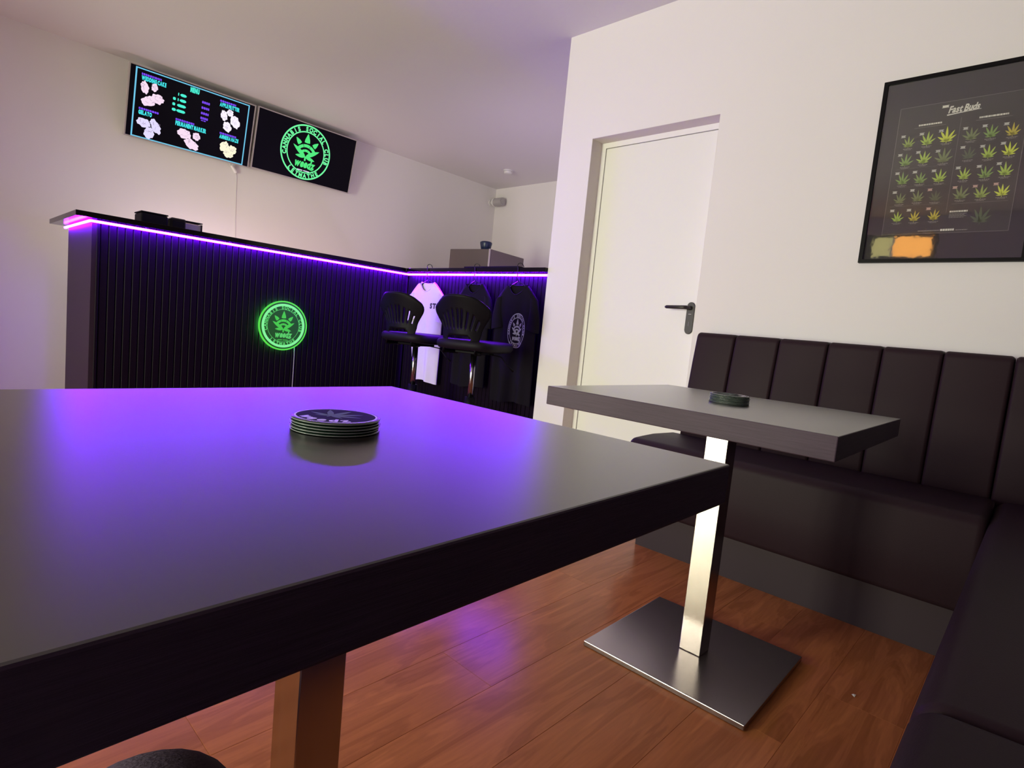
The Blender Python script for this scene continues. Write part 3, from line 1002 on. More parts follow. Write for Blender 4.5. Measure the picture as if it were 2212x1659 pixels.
sd_ = empty('smoke_detector', (4.589, 4.647, ZC), 'white round smoke detector on the ceiling near the far corner', 'smoke detector')
link('base', lathe([(0.052, -0.012), (0.055, -0.010), (0.055, 0.0)], 24), M['white_plastic'], sd_)
link('cover', lathe([(0.030, -0.040), (0.042, -0.036), (0.048, -0.020), (0.048, -0.0125)], 24), M['white_plastic'], sd_, smooth=True)
scm = empty('security_camera', (5.065, YW, 2.462), 'small white cylindrical security camera high in the far corner', 'camera')
def cyl_axis_y(r, y0, y1, n=24, r2=None):
    b = bmesh.new()
    r2 = r if r2 is None else r2
    A = [b.verts.new((r * math.cos(2 * PI * k / n), y0, r * math.sin(2 * PI * k / n))) for k in range(n)]
    B = [b.verts.new((r2 * math.cos(2 * PI * k / n), y1, r2 * math.sin(2 * PI * k / n))) for k in range(n)]
    for k in range(n):
        b.faces.new((A[k], A[(k + 1) % n], B[(k + 1) % n], B[k]))
    b.faces.new(A[::-1]); b.faces.new(B)
    return b
link('wall_base', cyl_axis_y(0.040, -0.016, -0.0005), M['white_plastic'], scm)
link('neck', cyl_axis_y(0.016, -0.062, -0.0165), M['white_plastic'], scm)
link('body', cyl_axis_y(0.050, -0.215, -0.085), M['grey_plastic'], scm)
link('rear_cap', cyl_axis_y(0.052, -0.0845, -0.0625), M['white_plastic'], scm)
link('lens', cyl_axis_y(0.03, -0.221, -0.2155), M['grey_plastic'], scm)

# ------------------------------------------------------------------ hangers and T-shirts on the short side of the bar
XS = 2.700
def hanger(y, zhook, label, lean=0.0, wid=0.19, drop=0.075, zn=1.205):
    o = empty('clothes_hanger', (XS, y, zn), label, 'hanger', 'hangers hooked over the counter edge')
    r = 0.0022
    xh = CXF - XS
    ctr = (zhook - zn)
    top = ZT - zn
    link('hook', tube([(0.0, 0, -0.002), (xh - 0.0065, 0.0, 0.02), (xh - 0.0065, 0, top - 0.01), (xh - 0.008, 0.006, top + 0.012), (xh - 0.004, 0.004, top + 0.024), (xh + 0.002, -0.010, top + 0.029), (xh + 0.010, -0.022, top + 0.022), (xh + 0.018, -0.026, top + 0.005)], 0.0028, 6), M['dark_metal'], o)
    link('shoulder_bar', tube([(0, 0, 0), (0, wid * 0.35, -0.022), (0, wid, -drop), (0, wid * 0.98, -drop - 0.008), (0, 0.0, -drop - 0.012), (0, -wid * 0.98, -drop - 0.008), (0, -wid, -drop), (0, -wid * 0.35, -0.022)], 0.0035, 6, closed=True), M['dark_metal'], o)
    return o

def tshirt(y, hw, zsh, zhem, mat, label, hem_hw, neck=0.075, seed=1, skew=0.0):
    """hung T-shirt: a flattened, folded tube with a scooped neck, plus two drooping sleeves"""
    o = empty('tshirt', (XS, y, zsh), label, 't-shirt', 't-shirts hanging along the bar')
    rn = random.Random(seed)
    n, m = 48, 22
    b = bmesh.new()
    rings = []
    ph = rn.uniform(0, 6)
    dep = 0.026
    for j in range(m + 1):
        v = j / m
        w = hem_hw + (hw - hem_hw) * v ** 1.3
        ring = []
        for i in range(n):
            a = 2 * PI * i / n
            ca, sa = math.cos(a), math.sin(a)
            yy = w * ca
            fold = 0.012 * math.sin(yy * 42 + ph + 1.2 * v) * (1 - v) ** 0.7 + 0.006 * math.sin(yy * 75 + ph * 2) * (1 - v)
            xx = -(dep * (1 - 0.35 * v)) * (abs(sa) ** 0.7) * (1 if sa >= 0 else -0.45)
            xx += fold * (1 if sa >= 0 else 0.3)
            # shoulder slope and neck scoop
            top = -0.105 * max(0.0, (abs(yy) - neck) / (hw - neck)) ** 1.1 if abs(yy) > neck else 0.0
            if abs(yy) <= neck:
                q = math.cos(abs(yy) / neck * PI / 2)
                top = -(0.070 if sa > 0 else 0.012) * q ** 0.6
            zhh = (zhem - zsh) + 0.010 * math.sin(yy * 18 + ph)
            ring.append(b.verts.new((min(xx, 0.030), yy + skew * (1 - v), zhh + (top - zhh) * v)))
        rings.append(ring)
    for p, q in zip(rings, rings[1:]):
        for i in range(n):
            b.faces.new((p[i], p[(i + 1) % n], q[(i + 1) % n], q[i]))
    # close the shoulders (outside the neck)
    top = rings[-1]
    for i in range(n // 2):
        j = n - i
        if i == 0: continue
        a, c = top[i], top[j % n]
        a2, c2 = top[i + 1] if i + 1 <= n // 2 else top[i], top[(j - 1) % n]
        if abs(a.co.y) > neck * 0.98 and abs(a2.co.y) > neck * 0.98 and i + 1 < n // 2:
            try: b.faces.new((a, a2, c2, c))
            except ValueError: pass
    link('body', b, mat, o, smooth=True)
    # neck rib
    pts = []
    for i in range(28):
        a = 2 * PI * i / 28
        ca, sa = math.cos(a), math.sin(a)
        yy = neck * 0.99 * ca
        q = math.cos(min(1, abs(yy) / neck) * PI / 2)
        pts.append((-(0.017 * abs(sa) ** 0.7) if sa > 0 else 0.008 * abs(sa), yy, -(0.072 if sa > 0 else 0.012) * max(q, 0) ** 0.6))
    link('collar', tube(pts, 0.004, 6, closed=True), mat, o, smooth=True)
    for s in (-1, 1):
        b = bmesh.new()
        rr = []
        for j in range(8):
            t = j / 7
            c = Vector((-0.004, s * (hw - 0.030 + 0.018 * math.sin(t * 2.4) - 0.012 * t) + skew * t * 0.3, -0.105 - 0.19 * t))
            wy, wx = 0.030 + 0.026 * t, 0.020 + 0.004 * t
            rr.append([b.verts.new(c + Vector((wx * math.sin(2 * PI * i / 16), wy * math.cos(2 * PI * i / 16), -0.012 * s * math.cos(2 * PI * i / 16) + 0.010 * (1 - t)))) for i in range(16)])
        for p, q in zip(rr, rr[1:]):
            for i in range(16):
                b.faces.new((p[i], p[(i + 1) % 16], q[(i + 1) % 16], q[i]))
        link('sleeve', b, mat, o, smooth=True)
    return o

hanger(3.478, 1.306, 'black hanger holding the white T-shirt by the bar corner', wid=0.155, drop=0.090)
hanger(2.953, 1.297, 'black hanger holding the plain black T-shirt behind the stool', wid=0.130, drop=0.094)
hanger(2.545, 1.294, 'black hanger holding the black T-shirt with the grey emblem', wid=0.140, drop=0.094)
t1 = tshirt(3.478, 0.205, 1.188, 0.440, M['white_cloth'], 'white T-shirt with small dark letters hanging behind the bar stools', 0.155, neck=0.080, seed=3, skew=-0.035)
t2 = tshirt(2.950, 0.168, 1.188, 0.470, M['black_cloth'], 'plain black T-shirt hanging between the white and the emblem T-shirt', 0.165, seed=5)
t3 = tshirt(2.543, 0.182, 1.188, 0.420, M['black_cloth'], 'black T-shirt with a large grey round emblem next to the white wall', 0.175, seed=9, skew=-0.02)
from mathutils.bvhtree import BVHTree


def on_cloth(shirt, y0, z0, s, sy=1.0):
    """maps print coordinates onto the shirt's front, following its folds"""
    me = [c for c in shirt.children if c.name.startswith('body')][0].data
    bv = BVHTree.FromPolygons([v.co for v in me.vertices], [tuple(p.vertices) for p in me.polygons])

    def fn(p):
        y, z = y0 - p[0] * s * sy, z0 + p[1] * s
        hit = bv.ray_cast(Vector((-1, y, z)), Vector((1, 0, 0)))
        x = hit[0].x if hit[0] is not None else -0.02
        return (x - 0.0018, y, z)
    return fn


st = text('ST', 0.036, bold=0.06, track=0.12)
fl = Flat().add(st, lambda p: p)
fl.obj('chest_print', M['print_black'], t1, on_cloth(t1, -0.070, -0.195, 1.0))
rings, let, em, word, dash = club_logo()
lk = 0.112
for f_, nm in ((rings, 'print_ring'), (let, 'print_lettering'), (em, 'print_leaf'), (word, 'print_word')):
    f_.obj(nm, M['print_grey'], t3, on_cloth(t3, -0.040, -0.300, lk, 0.66), 'stuff')

# ------------------------------------------------------------------ bar stools
def bar_stool(x, y, rz, label):
    o = empty('bar_stool', (x, y, 0), label, 'bar stool', 'bar stools at the short side of the bar', rz)
    zs = 0.775
    link('base', lathe([(0.205, 0.0), (0.205, 0.008), (0.17, 0.016), (0.06, 0.034), (0.034, 0.05)], 36), M['gunmetal'], o, smooth=True)
    link('column', lathe([(0.026, 0.045), (0.026, 0.44)], 18), M['gunmetal'], o, smooth=True)
    link('gas_lift', lathe([(0.019, 0.44), (0.019, zs - 0.05)], 16), M['gunmetal'], o, smooth=True)
    link('sleeve', lathe([(0.031, 0.36), (0.031, 0.46)], 16), M['black'], o, smooth=True)
    pts = []
    for k in range(19):
        a = math.radians(-115 + 230 * k / 18)
        pts.append((0.04 + 0.15 * math.cos(a), 0.165 * math.sin(a), 0.345))
    pts = [(0.0, -0.03, 0.37)] + pts + [(0.0, 0.03, 0.37)]
    link('footrest', tube(pts, 0.010, 8), M['gunmetal'], o, smooth=True)
    link('seat_plate', box(-0.09, 0.09, -0.09, 0.09, zs - 0.05, zs - 0.032, 0.004), M['black'], o)
    # seat: rounded cushion
    b = bmesh.new()
    for zz, k in ((-0.032, 0.86), (-0.028, 0.95), (-0.012, 1.0), (0.008, 1.0), (0.022, 0.96), (0.028, 0.86)):
        ring = []
        for i in range(36):
            a = 2 * PI * i / 36
            ca, sa = math.cos(a), math.sin(a)
            e = 0.55
            px = 0.205 * k * (abs(ca) ** e) * (1 if ca >= 0 else -1)
            py = 0.200 * k * (abs(sa) ** e) * (1 if sa >= 0 else -1)
            ring.append(b.verts.new((px + 0.01, py, zs + zz + 0.006 * (px / 0.2) ** 2)))
        if zz > -0.0319:
            for i in range(36):
                b.faces.new((prev[i], prev[(i + 1) % 36], ring[(i + 1) % 36], ring[i]))
        else:
            b.faces.new(ring[::-1])
        prev = ring
    b.faces.new(prev)
    link('seat', b, M['seat_pvc'], o, smooth=True)
    # back shell with slots
    nc, nr = 39, 22
    b = bmesh.new()
    g = []
    for j in range(nr + 1):
        t = j / nr
        line = []
        for i in range(nc + 1):
            u = -1 + 2 * i / nc
            if t < 0.30: hw = 0.118 + 0.014 * (t / 0.30) ** 2
            else:
                q = min(1, (t - 0.30) / 0.48)
                hw = 0.130 + 0.056 * (q * q * (3 - 2 * q))
            if t > 0.85: hw -= 0.03 * ((t - 0.85) / 0.15) ** 2
            z = zs - 0.015 + 0.300 * t - (0.060 * t ** 3) * abs(u) ** 3.5
            xx = -0.195 - 0.055 * t + 0.018 * math.sin(t * PI) + 0.075 * u * u * (0.45 + 0.55 * t)
            line.append(b.verts.new((xx, hw * u, z)))
        g.append(line)
    slot = {}
    for s in range(9):
        c = 4 + int(round(s * 3.85))
        edge = abs(s - 4) / 4
        slot[c] = (int(8.0 + 0.8 * edge), int(16.5 - 4.0 * edge ** 2))
    for j in range(nr):
        for i in range(nc):
            if i in slot and slot[i][0] <= j < slot[i][1]: continue
            if j < 4 and 7 <= i < nc - 7: continue         # gap above the seat between the two uprights
            if j == 4 and 9 <= i < nc - 9: continue
            b.faces.new((g[j][i], g[j][i + 1], g[j + 1][i + 1], g[j + 1][i]))
    loose = [v for v in b.verts if not v.link_faces]
    bmesh.ops.delete(b, geom=loose, context='VERTS')
    sh = link('backrest', b, M['black'], o, smooth=True)
    sol = sh.modifiers.new('thick', 'SOLIDIFY')
    sol.thickness = 0.006
    for s in (-1, 1):
        link('back_bracket', tube([(-0.145, s * 0.104, zs - 0.012), (-0.175, s * 0.104, zs - 0.016), (-0.165, s * 0.112, zs - 0.042), (-0.06, s * 0.08, zs - 0.044)], 0.012, 8), M['black'], o, smooth=True)
    link('lever', tube([(0.03, -0.07, zs - 0.043), (0.07, -0.15, zs - 0.055), (0.085, -0.19, zs - 0.10), (0.105, -0.225, zs - 0.135)], [0.004, 0.004, 0.004, 0.007], 6), M['black'], o, smooth=True)
    return o
bar_stool(2.35, 3.108, math.radians(12), 'left black bar stool standing in front of the white T-shirt')
bar_stool(2.35, 2.527, math.radians(16), 'right black bar stool standing in front of the black T-shirts')

# ------------------------------------------------------------------ tables
ZTAB = 0.7445
def table(cx, cy, w, d, rz, label):
    o = empty('bistro_table', (cx, cy, 0), label, 'table', None, rz)
    th = 0.051
    b = box(-w / 2, w / 2, -d / 2, d / 2, ZTAB - th, ZTAB, 0.0022, 2)
    for f in b.faces:
        f.material_index = 0 if abs(f.normal.z) > 0.9 else 1
    b2 = link('tabletop', b, [M['wenge'], M['wenge_edge']], o)
    link('mounting_plate', box(-0.16, 0.16, -0.16, 0.16, ZTAB - th - 0.006, ZTAB - th - 0.0005), M['dark_metal'], o)
    link('column', box(-0.0315, 0.0315, -0.0315, 0.0315, 0.0165, ZTAB - th - 0.0065, 0.0015), M['steel'], o)
    link('base_plate', box(-0.228, 0.228, -0.232, 0.232, 0.001, 0.016, 0.002, 2), M['steel_plate'], o)
    return o
table(0.355, 0.634, 0.709, 0.727, 0.0136, 'dark square table nearest the camera, reflecting violet light')
table(1.5745, 0.641, 0.707, 0.722, 0.0147, 'dark square table on a steel column in front of the leather bench')

# coasters: two stacks, each coaster a thing
CT = 0.0034
def coaster(x, y, z, rz, label, group, printed, nseg=56):
    o = empty('coaster', (x, y, z), label, 'coaster', group, rz)
    r = 0.0530
    link('disc', lathe([(r - 0.0012, 0.0002), (r, 0.0009), (r, 0.0022), (r - 0.0007, CT - 0.0007), (r - 0.002, CT - 0.0003)], nseg), M['coaster_edge'], o)
    link('edge_line', lathe([(r + 0.00005, 0.0010), (r + 0.0003, 0.0012), (r + 0.0003, 0.0016), (r + 0.00005, 0.0018)], nseg, cap=False), M['coaster_line'], o)
    if printed:
        z0 = CT - 0.00025
        fl = Flat(); fl.ring(0, 0, r * 0.885, r * 0.925, 64)
        fl.obj('print_ring', M['coaster_white'], o, lambda p: (p[0], p[1], z0))
        fl = Flat(); fl.disc(0, 0, r * 0.885, 56)
        fl.obj('print_ground', M['coaster_top'], o, lambda p: (p[0], p[1], z0))
        lf = leaf7(-0.004, -0.006, r * 0.86, 4, 1.25)
        lf.obj('print_leaf', M['coaster_leaf'], o, lambda p: (p[0], p[1], z0 + 0.00005), 'stuff')
        lt = arc_text('weedz', r * 0.66, r * 0.30, math.radians(235), math.radians(318), 0.05, inward=False)
        lt.obj('print_lettering', M['coaster_white'], o, lambda p: (p[0], p[1], z0 + 0.0001), 'stuff')
    return o
ords = ['bottom', 'second lowest', 'middle', 'second highest', 'top']
for i in range(5):
    coaster(0.362 + [0.0003, -0.0006, 0.0005, -0.0004, 0][i], 0.626 + [0.0004, 0.0005, -0.0006, 0.0003, 0][i], ZTAB + 0.0002 + CT * i, math.radians(-62), ords[i] + ' black and green coaster of the stack on the nearest table' if i < 4 else 'top printed coaster with white ring, on the nearest table', 'coasters stacked on the nearest table', i == 4)
ords = ['lowest', 'second', 'third', 'fourth', 'fifth', 'sixth', 'seventh and topmost']
for i in range(7):
    coaster(1.578 + [0.001, -0.001, 0.0008, -0.0006, 0.0005, -0.0008, 0][i], 0.636 + [0.0006, -0.0006, 0.001, 0, -0.001, 0.0006, 0][i], ZTAB + 0.0002 + CT * i, math.radians(20), ords[i] + ' coaster from below in the stack on the table by the bench', 'coasters stacked on the table by the bench', i == 6, 40)

# ------------------------------------------------------------------ upholstered corner bench
def sweep(prof, a, bb, axis, rnd=0.012, steps=5, mid=1, name=None):
    """closed profile (d, z) swept along an axis between a and bb, its ends rolled in like a sewn cushion"""
    b = bmesh.new()
    cd = sum(p[0] for p in prof) / len(prof)
    cz = sum(p[1] for p in prof) / len(prof)
    st = []
    for k in range(steps + 1):
        t = k / steps * PI / 2
        st.append((a + rnd * (1 - math.sin(t)), rnd * (1 - math.cos(PI / 2 - t)) if False else rnd * (1 - math.sin(t)) ** 1.0 * 1.0))
    pos = []
    for k in range(steps + 1):
        t = k / steps * PI / 2
        pos.append((a + rnd * (1 - math.cos(t)), rnd * (1 - math.sin(t))))
    pos2 = [(bb - (p[0] - a), p[1]) for p in pos[::-1]]
    allp = pos + pos2
    # outward normals of the profile
    n = len(prof)
    area2 = sum(prof[i][0] * prof[(i + 1) % n][1] - prof[(i + 1) % n][0] * prof[i][1] for i in range(n))
    sg = 1 if area2 > 0 else -1
    nor = []
    for i in range(n):
        p, q = prof[i - 1], prof[(i + 1) % n]
        t = Vector((q[0] - p[0], q[1] - p[1]))
        if t.length < 1e-9: t = Vector((1, 0))
        t.normalize()
        nor.append((sg * t.y, -sg * t.x))
    rings = []
    for w, ins in allp:
        ring = []
        for (d, z), nn in zip(prof, nor):
            dd, zz = d - nn[0] * ins, z - nn[1] * ins
            ring.append(b.verts.new((dd, w, zz) if axis == 'y' else (w, dd, zz)))
        rings.append(ring)
    for p, q in zip(rings, rings[1:]):
        for i in range(n):
            b.faces.new((p[i], p[(i + 1) % n], q[(i + 1) % n], q[i]))
    b.faces.new(rings[0][::-1])
    b.faces.new(rings[-1])
    return b

def arc(cx, cz, r, a0, a1, n=5):
    return [(cx + r * math.cos(math.radians(a0 + (a1 - a0) * i / n)), cz + r * math.sin(math.radians(a0 + (a1 - a0) * i / n))) for i in range(n + 1)]

def back_profile(front_top, front_bot, rear, zlo, zhi, s=1):
    """cushion section; s = +1: the front faces towards smaller d"""
    r1 = 0.028
    pts = [(rear, zlo)] + [(rear, zhi - 0.02)] + arc(rear - s * 0.02, zhi - 0.02, 0.02, 0 if s > 0 else 180, 90, 4)
    pts += arc(front_top + s * r1, zhi - r1, r1, 90, 180 if s > 0 else 0, 6)
    for t in (0.25, 0.5, 0.75):
        pts.append((front_top + (front_bot - front_top) * t - s * 0.008 * math.sin(PI * t), zhi - r1 + (zlo + 0.03 - zhi + r1) * t))
    pts += [(front_bot, zlo + 0.03), (front_bot + s * 0.015, zlo + 0.004), (front_bot + s * 0.03, zlo)]
    return pts

def seat_profile(front, rear, zlo, zhi, s=1):
    r = 0.040
    pts = [(rear, zlo), (rear, zhi - 0.004), (rear - s * 0.01, zhi)]
    pts += [((rear + front) / 2, zhi + 0.006), (front + s * 0.10, zhi + 0.003)]
    pts += arc(front + s * r, zhi - r, r, 90, 180 if s > 0 else 0, 6)
    pts += [(front - s * 0.006, (zlo + zhi) / 2), (front, zlo + 0.02), (front + s * 0.008, zlo + 0.004), (front + s * 0.02, zlo)]
    return pts

RB = XD - 0.004
bA = empty('upholstered_bench', (2.45, 0.66, 0), 'dark leather bench with six padded back panels along the door wall', 'bench', 'upholstered corner benches')
seams = [1.247, 1.060, 0.866, 0.672, 0.479, 0.286, 0.088]
for a, c in zip(seams, seams[1:]):
    link('back_panel', sweep(back_profile(2.600, 2.550, RB, 0.440, 0.966), c + 0.0008, a - 0.0008, 'y'), M['leather'], bA, smooth=True, world=True)
link('seat', sweep(seat_profile(2.165, 2.548, 0.168, 0.474), 0.0705, 1.292, 'y', 0.022), M['leather'], bA, smooth=True, world=True)
link('kick_board', box(2.215, 2.58, 0.076, 1.225, 0.0, 0.167), M['kick'], bA, world=True)

bB = empty('upholstered_bench', (1.8, -0.2, 0), 'dark leather corner bench at the right edge of the photo', 'bench', 'upholstered corner benches')
for a, c in ((0.086, -0.10), (-0.10, -0.275)):
    link('back_panel', sweep(back_profile(2.600, 2.550, RB, 0.440, 0.966), c + 0.0008, a - 0.0008, 'y'), M['leather'], bB, smooth=True, world=True)
RN = YN + 0.004
xs_ = [0.882, 1.09, 1.30, 1.51, 1.72, 1.93, 2.14, 2.35, 2.548]
for a, c in zip(xs_, xs_[1:]):
    link('back_panel', sweep(back_profile(YN + 0.115, YN + 0.165, RN, 0.440, 0.966, -1), a + 0.0008, c - 0.0008, 'x'), M['leather'], bB, smooth=True, world=True)
link('seat', sweep(seat_profile(0.070, YN + 0.167, 0.168, 0.474, -1), 0.882, 2.548, 'x', 0.018), M['leather'], bB, smooth=True, world=True)
link('kick_board', box(0.885, 2.58, YN + 0.14, 0.020, 0.0, 0.167), M['kick'], bB, world=True)
bC = empty('upholstered_bench', (0.0, -0.2, 0), 'dark leather bench the photo is taken from, behind the nearest table', 'bench', 'upholstered corner benches')
xs_ = [-0.93, -0.73, -0.53, -0.33, -0.13, 0.07, 0.27, 0.47, 0.67, 0.878]
for a, c in zip(xs_, xs_[1:]):
    link('back_panel', sweep(back_profile(YN + 0.115, YN + 0.165, RN, 0.440, 0.966, -1), a + 0.0008, c - 0.0008, 'x'), M['leather'], bC, smooth=True, world=True)
link('seat', sweep(seat_profile(0.070, YN + 0.167, 0.168, 0.474, -1), -0.93, 0.878, 'x', 0.018), M['leather'], bC, smooth=True, world=True)
link('kick_board', box(-0.90, 0.875, YN + 0.14, 0.020, 0.0, 0.167), M['kick'], bC, world=True)

# ------------------------------------------------------------------ framed poster on the door wall
PY0, PY1, PZ0, PZ1 = 0.110, 0.631, 1.303, 2.018
po = empty('framed_poster', (XD, (PY0 + PY1) / 2, PZ0), 'black framed poster of labelled hemp leaves on the white wall', 'picture')
yl = lambda v: v
b = prism([(PY0, PZ0), (PY1, PZ0), (PY1, PZ1), (PY0, PZ1), (PY0, PZ0 + 0.0001), (PY0 + 0.0145, PZ0 + 0.013), (PY0 + 0.0145, PZ1 - 0.013), (PY1 - 0.0145, PZ1 - 0.013), (PY1 - 0.0145, PZ0 + 0.013), (PY0 + 0.0145, PZ0 + 0.0129)], 0.022, 'x', XD - 0.0225)
link('frame', b, M['frame_black'], po, world=True)
link('mat_board', box(XD - 0.010, XD - 0.004, PY0 + 0.012, PY1 - 0.012, PZ0 + 0.012, PZ1 - 0.012), M['mat'], po, world=True)
sheet = link('poster_sheet', box(XD - 0.0112, XD - 0.0102, 0.172, 0.563, 1.413, 1.906), M['sheet'], po, world=True)
link('glass_pane', box(XD - 0.0165, XD - 0.0145, PY0 + 0.0125, PY1 - 0.0125, PZ0 + 0.0125, PZ1 - 0.0125), M['pane'], po, world=True)
off = Vector(po.location)
def onposter(dx=0.0):
    return lambda p: (XD - 0.0114 - dx - off.x, p[0] - off.y, p[1] - off.z)
ln = Flat()
for args in ((0.172, 1.413, 0.1735, 1.906), (0.5615, 1.413, 0.563, 1.906), (0.172, 1.413, 0.563, 1.4145), (0.172, 1.9045, 0.563, 1.906), (0.3622, 1.49, 0.3632, 1.84), (0.188, 1.520, 0.35, 1.521),
             (0.376, 1.669, 0.55, 1.6695), (0.376, 1.597, 0.55, 1.5975), (0.376, 1.524, 0.55, 1.5245), (0.408, 1.821, 0.508, 1.8225), (0.215, 1.819, 0.318, 1.8205)):
    ln.rect(*args)
ln.obj('poster_lines', M['rule'], sheet, onposter(), 'stuff')
ti = Flat()
mir = lambda x0, z0, s=1: (lambda p: (x0 - p[0] * s, z0 + p[1]))
ti.add(text('Fast Buds', 0.024, bold=0.035, shear=0.25, track=0.03, width=0.092), mir(0.406, 1.862))
ti.poly([(0.408, 1.8525), (0.35, 1.858), (0.308, 1.8605), (0.308, 1.8625), (0.35, 1.861), (0.409, 1.857)])
ti.pill(0.426, 1.884, 0.408, 1.893)
ti.obj('poster_title', M['p_white'], sheet, onposter(0.0003), 'stuff')
hd = Flat()
rnd = random.Random(11)
def pdash(fl, y1, y0, z, h, lo=0.003, hi=0.009, gap=0.0013):
    yv = y1
    while yv > y0 + 0.001:
        w = min(rnd.uniform(lo, hi), yv - y0)
        fl.rect(yv - w, z, yv, z + h)
        yv -= w + gap
pdash(hd, 0.494, 0.421, 1.828, 0.0060)
pdash(hd, 0.309, 0.226, 1.826, 0.0060)
pdash(hd, 0.352, 0.298, 1.489, 0.006)
pdash(hd, 0.372, 0.330, 1.421, 0.0075)
hd.obj('poster_heading', M['p_white'], sheet, onposter(0.0003), 'stuff')
ctr = [(0.519, 1.774, 0, 0.92), (0.459, 1.775, 1, 1.05), (0.398, 1.777, 2, 1.2), (0.520, 1.703, 4, 1.0), (0.461, 1.706, 1, 1.05), (0.398, 1.702, 3, 1.15),
       (0.520, 1.632, 4, 1.0), (0.462, 1.631, 4, 0.95), (0.401, 1.629, 1, 1.0), (0.519, 1.558, 3, 0.9), (0.461, 1.561, 3, 0.95), (0.404, 1.558, 6, 0.85),
       (0.518, 1.486, 1, 0.85), (0.462, 1.485, 5, 0.85), (0.399, 1.486, 5, 0.85),
       (0.324, 1.774, 3, 1.05), (0.268, 1.774, 4, 1.0), (0.207, 1.771, 5, 0.95), (0.323, 1.705, 6, 0.95), (0.265, 1.701, 1, 1.0), (0.207, 1.703, 2, 1.0),
       (0.327, 1.631, 1, 0.92), (0.265, 1.629, 4, 1.0), (0.209, 1.632, 1, 1.0), (0.327, 1.559, 3, 1.05), (0.267, 1.558, 0, 1.0), (0.208, 1.560, 2, 0.95)]
tg, tgr, tx = Flat(), Flat(), Flat()
for i, (yv, zv, mi, s) in enumerate(ctr):
    lf = leaf7(0, -0.019, 0.043 * s, i)
    fl = Flat().add(lf, lambda p, yv=yv, zv=zv: (yv - p[0] * 0.84, zv + p[1]))
    fl.obj('leaf_print', M['leaf%d' % mi], sheet, onposter(0.0003))
    red = zv < 1.6 and yv < 0.42 or (yv < 0.35 and zv < 1.57)
    (tgr if red else tg).pill(yv + 0.0265, zv + 0.0175, yv + 0.0145, zv + 0.0265)
    pdash(tx, yv + 0.016, yv - 0.016, zv - 0.0285, 0.0022, 0.003, 0.008)
    pdash(tx, yv + 0.011, yv - 0.011, zv - 0.0325, 0.0018, 0.003, 0.008)
for k in range(4):
    pdash(tx, 0.352, 0.300 + 0.006 * (k % 2), 1.4825 - 0.0045 * k, 0.002, 0.003, 0.009)
pdash(tx, 0.443, 0.375, 1.4225, 0.003)
pdash(tx, 0.325, 0.289, 1.4215, 0.003)
lf = leaf7(0, -0.022, 0.056, 77)
Flat().add(lf, lambda p: (0.258 - p[0] * 0.84, 1.471 + p[1])).obj('leaf_print', M['leaf6'], sheet, onposter(0.0003))
tg.obj('number_tags', M['p_tag'], sheet, onposter(0.0003), 'stuff')
tgr.obj('number_tags', M['p_tagr'], sheet, onposter(0.0003), 'stuff')
tx.obj('captions', M['p_text'], sheet, onposter(0.0003), 'stuff')

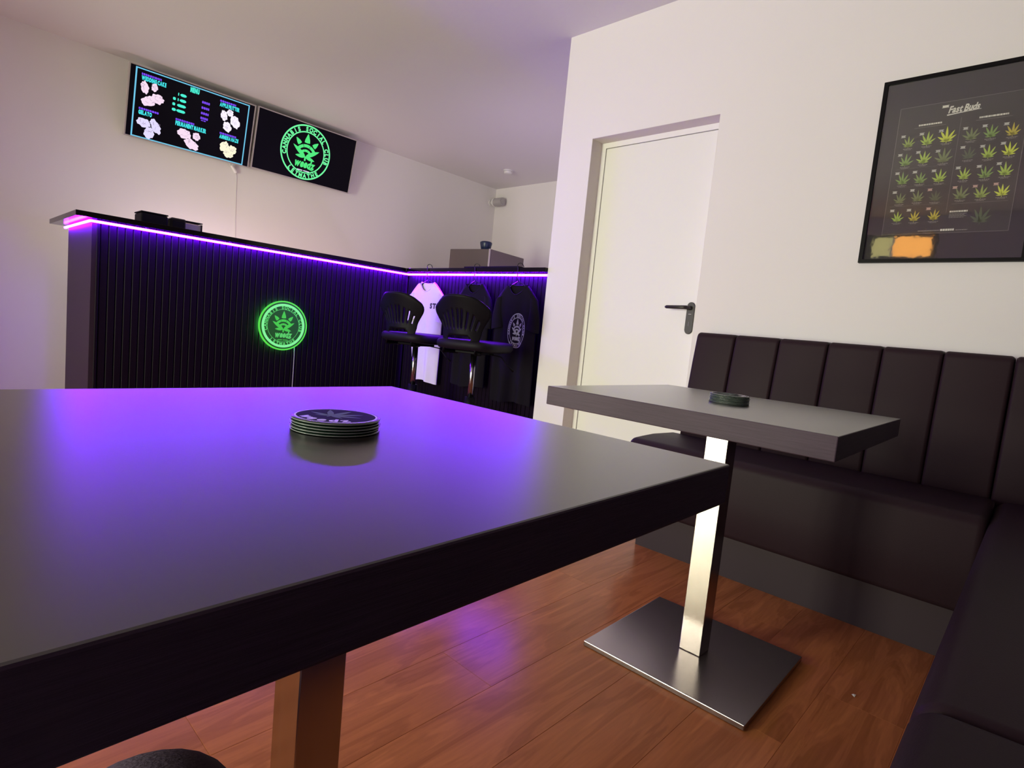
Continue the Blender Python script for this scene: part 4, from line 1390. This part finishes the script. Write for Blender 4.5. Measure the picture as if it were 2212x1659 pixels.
# ------------------------------------------------------------------ the person's leg under the nearest table
def leg_person():
    o = empty('person', (0.13, 0.1, 0), 'seated person, only a dark trouser knee showing under the nearest table', 'person')
    me = bpy.data.meshes.new('trousers')
    pts = [((0.02, -0.30, 0.575), 0.125), ((0.085, -0.27, 0.570), 0.105), ((0.062, -0.02, 0.570), 0.086), ((0.075, 0.20, 0.556), 0.072), ((0.098, 0.380, 0.546), 0.066), ((0.112, 0.430, 0.475), 0.062),
           ((0.112, 0.41, 0.30), 0.058), ((0.112, 0.385, 0.10), 0.048),
           ((-0.06, -0.27, 0.565), 0.105), ((-0.12, -0.02, 0.557), 0.090), ((-0.16, 0.18, 0.530), 0.074), ((-0.18, 0.33, 0.500), 0.066), ((-0.185, 0.375, 0.45), 0.063), ((-0.19, 0.30, 0.28), 0.060), ((-0.195, 0.24, 0.10), 0.048),
           ((0.02, -0.34, 0.70), 0.13), ((0.02, -0.335, 0.76), 0.135)]
    ed = [(0, 1), (1, 2), (2, 3), (3, 4), (4, 5), (5, 6), (6, 7), (0, 8), (8, 9), (9, 10), (10, 11), (11, 12), (12, 13), (13, 14), (0, 15), (15, 16)]
    me.from_pydata([Vector(p[0]) - Vector(o.location) for p in pts], ed, [])
    ob = bpy.data.objects.new('trousers', me)
    COL.objects.link(ob)
    ob.parent = o
    sk = ob.modifiers.new('skin', 'SKIN')
    sk.use_smooth_shade = True
    lay = me.skin_vertices[0].data if me.skin_vertices else None
    if lay is None:
        bm = bmesh.new(); bm.from_mesh(me); bm.verts.layers.skin.verify(); bm.to_mesh(me); bm.free()
        lay = me.skin_vertices[0].data
    for i, p in enumerate(pts):
        lay[i].radius = (p[1], p[1])
        lay[i].use_root = (i == 0)
    sb = ob.modifiers.new('sub', 'SUBSURF')
    sb.levels = sb.render_levels = 3
    me.materials.append(M['jeans'])
    for sx, sy in ((0.112, 0.385), (-0.195, 0.24)):
        b = bmesh.new()
        rings = []
        for t, w, h in ((-0.075, 0.020, 0.045), (-0.06, 0.034, 0.085), (0.0, 0.040, 0.105), (0.06, 0.044, 0.080), (0.13, 0.046, 0.055), (0.175, 0.036, 0.042), (0.195, 0.016, 0.026)):
            ring = []
            for k in range(14):
                a = 2 * PI * k / 14
                ring.append(b.verts.new((sx + w * math.cos(a), sy + t, 0.004 + h * 0.5 + h * 0.5 * max(-1, min(1, 1.25 * math.sin(a))))))
            rings.append(ring)
        for p, q in zip(rings, rings[1:]):
            for k in range(14):
                b.faces.new((p[k], p[(k + 1) % 14], q[(k + 1) % 14], q[k]))
        b.faces.new(rings[0][::-1]); b.faces.new(rings[-1])
        link('shoe', b, M['shoe'], o, smooth=True, world=True)
leg_person()

# small scrap on the floor
sc_ = empty('paper_scrap', (1.745, 0.262, 0.0), 'tiny white paper scrap lying on the floor by the steel base plate', 'scrap')
b = bmesh.new()
vs = [b.verts.new(p) for p in ((-0.007, -0.003, 0.0006), (0.006, -0.004, 0.0030), (0.008, 0.003, 0.0006), (-0.004, 0.005, 0.0035), (0.001, 0.000, 0.0045))]
for f in ((0, 1, 4), (1, 2, 4), (2, 3, 4), (3, 0, 4)):
    b.faces.new([vs[i] for i in f])
link('crumple', b, M['paper'], sc_)
